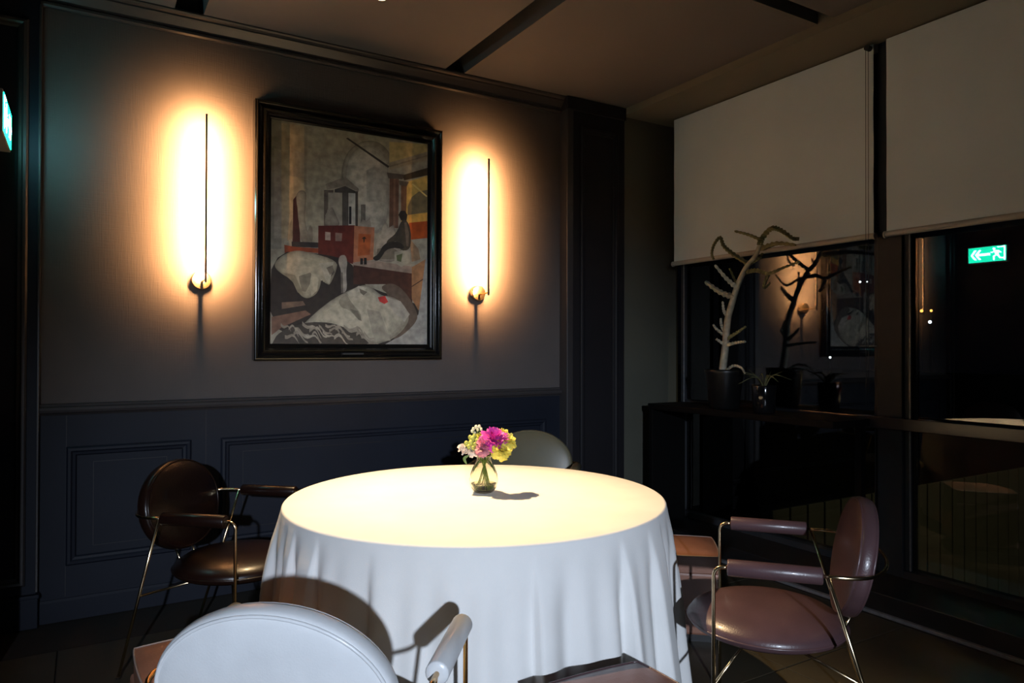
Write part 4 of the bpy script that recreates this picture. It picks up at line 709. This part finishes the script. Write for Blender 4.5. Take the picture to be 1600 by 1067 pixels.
LAY_B = [(4, .10, 1.3, 1.0), (5, .3, 1.45, 1.1), (6, .55, 1.4, 1.1), (6, .9, 1.1, 1.1)]
def flower(name, label, cat, r, h, d, R, m, layers, ruf, foot, seed, group=None):
    t = thing(name, label, cat, (VX, VY, VZ), 0, group)
    c = at_(r, h, d); neck = at_(r*.16, .142, d*.16); ft = at_(foot[0], .012, foot[1])
    ax = (c-neck).normalized()*.6+Vector((0, 0, .45))+(-AY)*.35
    obj('stem', T(spline([ft, neck*.55+ft*.45+Vector((0, 0, .002)), neck, neck*.4+c*.6+Vector((0, 0, .004)), c-ax.normalized()*R*.4], 5), .0021, 8), 'stem_green', t, True)
    obj('bloom', bloom(c, ax, R, layers, ruf, seed), m, t, True)
    return t
flower('peony', 'deep magenta double peony at the middle of the vase', 'flower', .047, .234, -.035, .046, 'petal_magenta', LAY_P, .10, (-.030, .006), 1)
flower('carnation', 'ruffled yellow carnation at the far right of the bouquet', 'flower', .099, .226, -.010, .035, 'petal_yellow', LAY_C, .16, (-.026, -.014), 2)
flower('carnation', 'ruffled yellow carnation low on the right below the magenta peony', 'flower', .078, .194, -.065, .034, 'petal_yellow', LAY_C, .16, (-.010, .024), 3)
flower('carnation', 'small yellow carnation behind the magenta peony at the top right', 'flower', .083, .254, .030, .022, 'petal_yellow', LAY_C, .16, (-.034, -.004), 4)
flower('carnation', 'small yellow carnation between green buds and magenta peony', 'flower', -.008, .238, -.004, .024, 'petal_yellow', LAY_C, .14, (.012, .020), 5)
flower('rose', 'rose pink cupped bloom left of the magenta peony', 'flower', .004, .214, -.060, .031, 'petal_pink', LAY_B, .06, (.020, .008), 6)
flower('rose', 'dusty pink open bloom just above the vase neck', 'flower', -.004, .196, -.066, .024, 'petal_dusty', LAY_C, .14, (.030, .012), 7)
flower('ranunculus', 'white round bloom at the far left of the bouquet', 'flower', -.092, .190, -.008, .021, 'petal_cream', LAY_B, .03, (.034, -.006), 8)
flower('ranunculus', 'cream bloom tucked under the white one at the left', 'flower', -.078, .178, -.024, .018, 'petal_cream', LAY_B, .05, (.022, -.022), 9)
flower('ranunculus', 'flat cream petals spreading over the left rim of the vase', 'flower', -.044, .184, -.020, .022, 'petal_cream', LAY_C, .10, (.008, -.026), 10)
def bud_spray(label, buds, m, foot):
    t = thing('bud_sprig', label, 'flower', (VX, VY, VZ)); c = at_(*buds[0][:3]); nk = at_(buds[0][0]*.2, .142, 0)
    obj('stem', T(spline([at_(foot[0], .012, foot[1]), nk, c], 6), .0018, 8), 'stem_green', t, True)
    for r, h, d, R in buds:
        q = at_(r, h, d); bm = bmesh.new(); bmesh.ops.create_icosphere(bm, subdivisions=2, radius=R)
        for v in bm.verts: v.co = Vector((v.co.x, v.co.y, v.co.z*1.2*(1 if v.co.z < 0 else 1.1)))
        bmesh.ops.translate(bm, vec=q, verts=bm.verts); b = obj('bud', bm, m, t, True)
        obj('bud_stalk', T([nk*.35+q*.65-Vector((0, 0, R*.4)), q-Vector((0, 0, R*.9))], .0012, 6), 'stem_green', b)
bud_spray('sprig of green round buds on the left of the bouquet', [(-.055, .214, -.02, .0115), (-.075, .212, -.02, .010), (-.048, .232, -.012, .011), (-.064, .200, -.03, .009), (-.036, .210, -.03, .009), (-.040, .245, -.008, .008), (-.060, .236, 0, .009), (-.045, .195, -.035, .008), (-.030, .225, -.02, .008)], 'bud_green', (.024, .018))
bud_spray('sprig of tiny white buds standing highest in the bouquet', [(-.046, .272, 0, .007), (-.034, .281, 0, .0075), (-.020, .283, 0, .007), (-.052, .262, .01, .006), (-.028, .268, .01, .006), (-.012, .270, .01, .006), (-.040, .255, 0, .006)], 'bud_white', (.016, -.020))
def leaf(label, p0, p1, p2, wd):
    bm = bmesh.new(); P = spline([p0, p1, p2], 6); n = len(P); prev = None
    for i, p in enumerate(P):
        d = (P[min(i+1, n-1)]-P[max(i-1, 0)]).normalized(); s = d.cross(AY).normalized(); ww = wd*math.sin(PI*(i+.15)/(n-.7))
        row = [bm.verts.new(p-s*ww), bm.verts.new(p+AY*.002), bm.verts.new(p+s*ww)]
        if prev:
            for k in (0, 1): bm.faces.new((prev[k], prev[k+1], row[k+1], row[k]))
        prev = row
    o = obj('leaf', bm, 'leaf_green', None, True, loc=(VX, VY, VZ)); md = o.modifiers.new('thick', 'SOLIDIFY'); md.thickness = .0008
    tag(o, label, 'leaf')
leaf('green leaf drooping outside the vase at the left', at_(-.058, .165, -.03), at_(-.082, .150, -.034), at_(-.070, .122, -.036), .007)
leaf('narrow leaf bending inside the left shoulder of the vase', at_(-.006, .146, .004), at_(-.032, .118, .002), at_(-.050, .078, .0), .004)
leaf('narrow leaf bending inside the right shoulder of the vase', at_(.010, .146, .004), at_(.034, .116, .002), at_(.050, .080, .0), .004)

# ================================================================== CONSOLE, PLANTS
cs = thing('console_table', 'black open console table in front of the left window', 'console', (.74, -1.0, 0))
obj('top', B(-.17, .168, -.80, .70, .935, .975, bev=.004), 'console_black', cs)
obj('end_panel', B(-.16, .168, .665, .70, 0, .935, bev=.003), 'console_black', cs)
obj('leg', B(.10, .14, -.79, -.75, .106, .935), 'console_black', cs)
pt = thing('potted_cactus', 'tall branching cactus in a black pot before the left blind', 'plant', (.70, -.905, .976))
obj('pot', lathe([(0, 0), (.085, 0), (.095, .01), (.125, .235), (.130, .25), (.125, .262), (.112, .262), (.108, .235), (0, .232)], 40), 'pot_black', pt, True)
obj('soil', lathe([(0, .24), (.06, .238), (.112, .233), (.112, .225), (0, .225)], 24), 'soil', pt, True)
for k, (nm, r0, r1, pts) in enumerate(CACTUS):
    P = spline([(x-.70, y+.905, z-.976) for x, y, z in pts], 10 if nm == 'trunk' else 7)
    star = [1.0, .62, 1.0, .62, 1.0, .62] if nm != 'trunk' else [1.0, .86]*4
    bm = bmesh.new(); n = len(P)
    tube(bm, P, (lambda t, r0=r0, r1=r1, n=n: (r0+(r1-r0)*t)*(1.75 if int(round(t*(n-1))) % 2 else 1.15)) if nm != 'trunk' else (lambda t, r0=r0, r1=r1: r0+(r1-r0)*t), len(star), prof=star)
    obj('trunk' if nm == 'trunk' else 'branch', bm, 'cactus_skin' if (nm == 'trunk' or k in (1, 2, 9, 10, 11, 12, 14, 15)) else 'cactus_green', pt, nm == 'trunk')
p2 = thing('potted_succulent', 'small spiky succulent in a glossy black pot beside the cactus', 'plant', (.68, -1.245, .976))
obj('pot', lathe([(0, 0), (.060, 0), (.066, .008), (.075, .165), (.072, .172), (.066, .165), (.062, .15), (0, .15)], 36), 'pot_gloss', p2, True)
random.seed(3)
for k in range(12):
    a = k*2.4; ln = random.uniform(.10, .19); d = Vector((math.cos(a), math.sin(a), 0)); P = spline([(0, 0, .150), d*ln*.35+Vector((0, 0, .19+.05*random.random())), d*ln+Vector((0, 0, .17+.10*random.random()))], 5)
    obj('leaf', T(P, lambda t: .0075*(1-t)+.0012, 5, prof=[1.4, .6, .8, .8, .6]), 'cactus_green', p2, True)

# ================================================================== OUTSIDE
struct('terrace', B(1.12, 40, -12, 22, -1.2, -1.1), 'street_dark', 'dark ground outside the windows', 'ground')
fe = thing('terrace_fence', 'low fence of upright sheet panels outside the windows', 'fence', (1.2, -.88, -1.1))
pb = B(0, .176, -.012, .012, 0, 1.335, bev=.004); p0 = None
for i in range(30):
    if p0 is None: p0 = obj('panel', pb, 'fence_sheet', fe)
    else: q = p0.copy(); COL.objects.link(q); q.location = (i*.196, 0, 0)
obj('backing_rail', B(0, 5.9, .014, .03, 0, 1.325), 'fence_rib', fe)
fw_ = struct('wall_outside', B(7.0, 7.3, -2, 8, -1.1, 1.05), 'wall_far', 'low dim wall beyond the terrace', 'wall')
def street(label, p, r, m, h):
    t = thing('street_lamp', label, 'street lamp', (p[0], p[1], -1.1), 0, 'distant street lamps seen through the windows')
    obj('post', T([(0, 0, 0), (0, 0, p[2]+1.1-r)], r*.25, 6), 'street_dark', t)
    bm = bmesh.new(); bmesh.ops.create_icosphere(bm, subdivisions=2, radius=r); bmesh.ops.translate(bm, vec=(0, 0, p[2]+1.1), verts=bm.verts); obj('lantern', bm, m, t, True)
street('white distant lamp high in the left window', (12, 5.46, 2.87), .025, 'far_white', 0)
street('fainter white distant lamp right of the pair in the left window', (12, 5.29, 2.86), .016, 'far_white', 0)
street('left orange distant lamp of two in the right window', (30, 14.116, 3.10), .07, 'far_orange', 0)
street('right orange distant lamp of two in the right window', (30, 13.684, 3.09), .06, 'far_orange', 0)
street('white distant lamp below the orange ones in the right window', (23.41, 10.144, 2.339), .06, 'far_white', 0)
street('small white distant lamp low in the left window', (30, 18.8, .9), .06, 'far_white', 0)
spot('added_fence_light', (2.6, -5.2, 2.7), (3.0, -.9, .1), 90, (1, .9, .62), 60, .6, .05)  # added fill light, no fixture: brightens the fence outside the windows
bpy.context.view_layer.update()
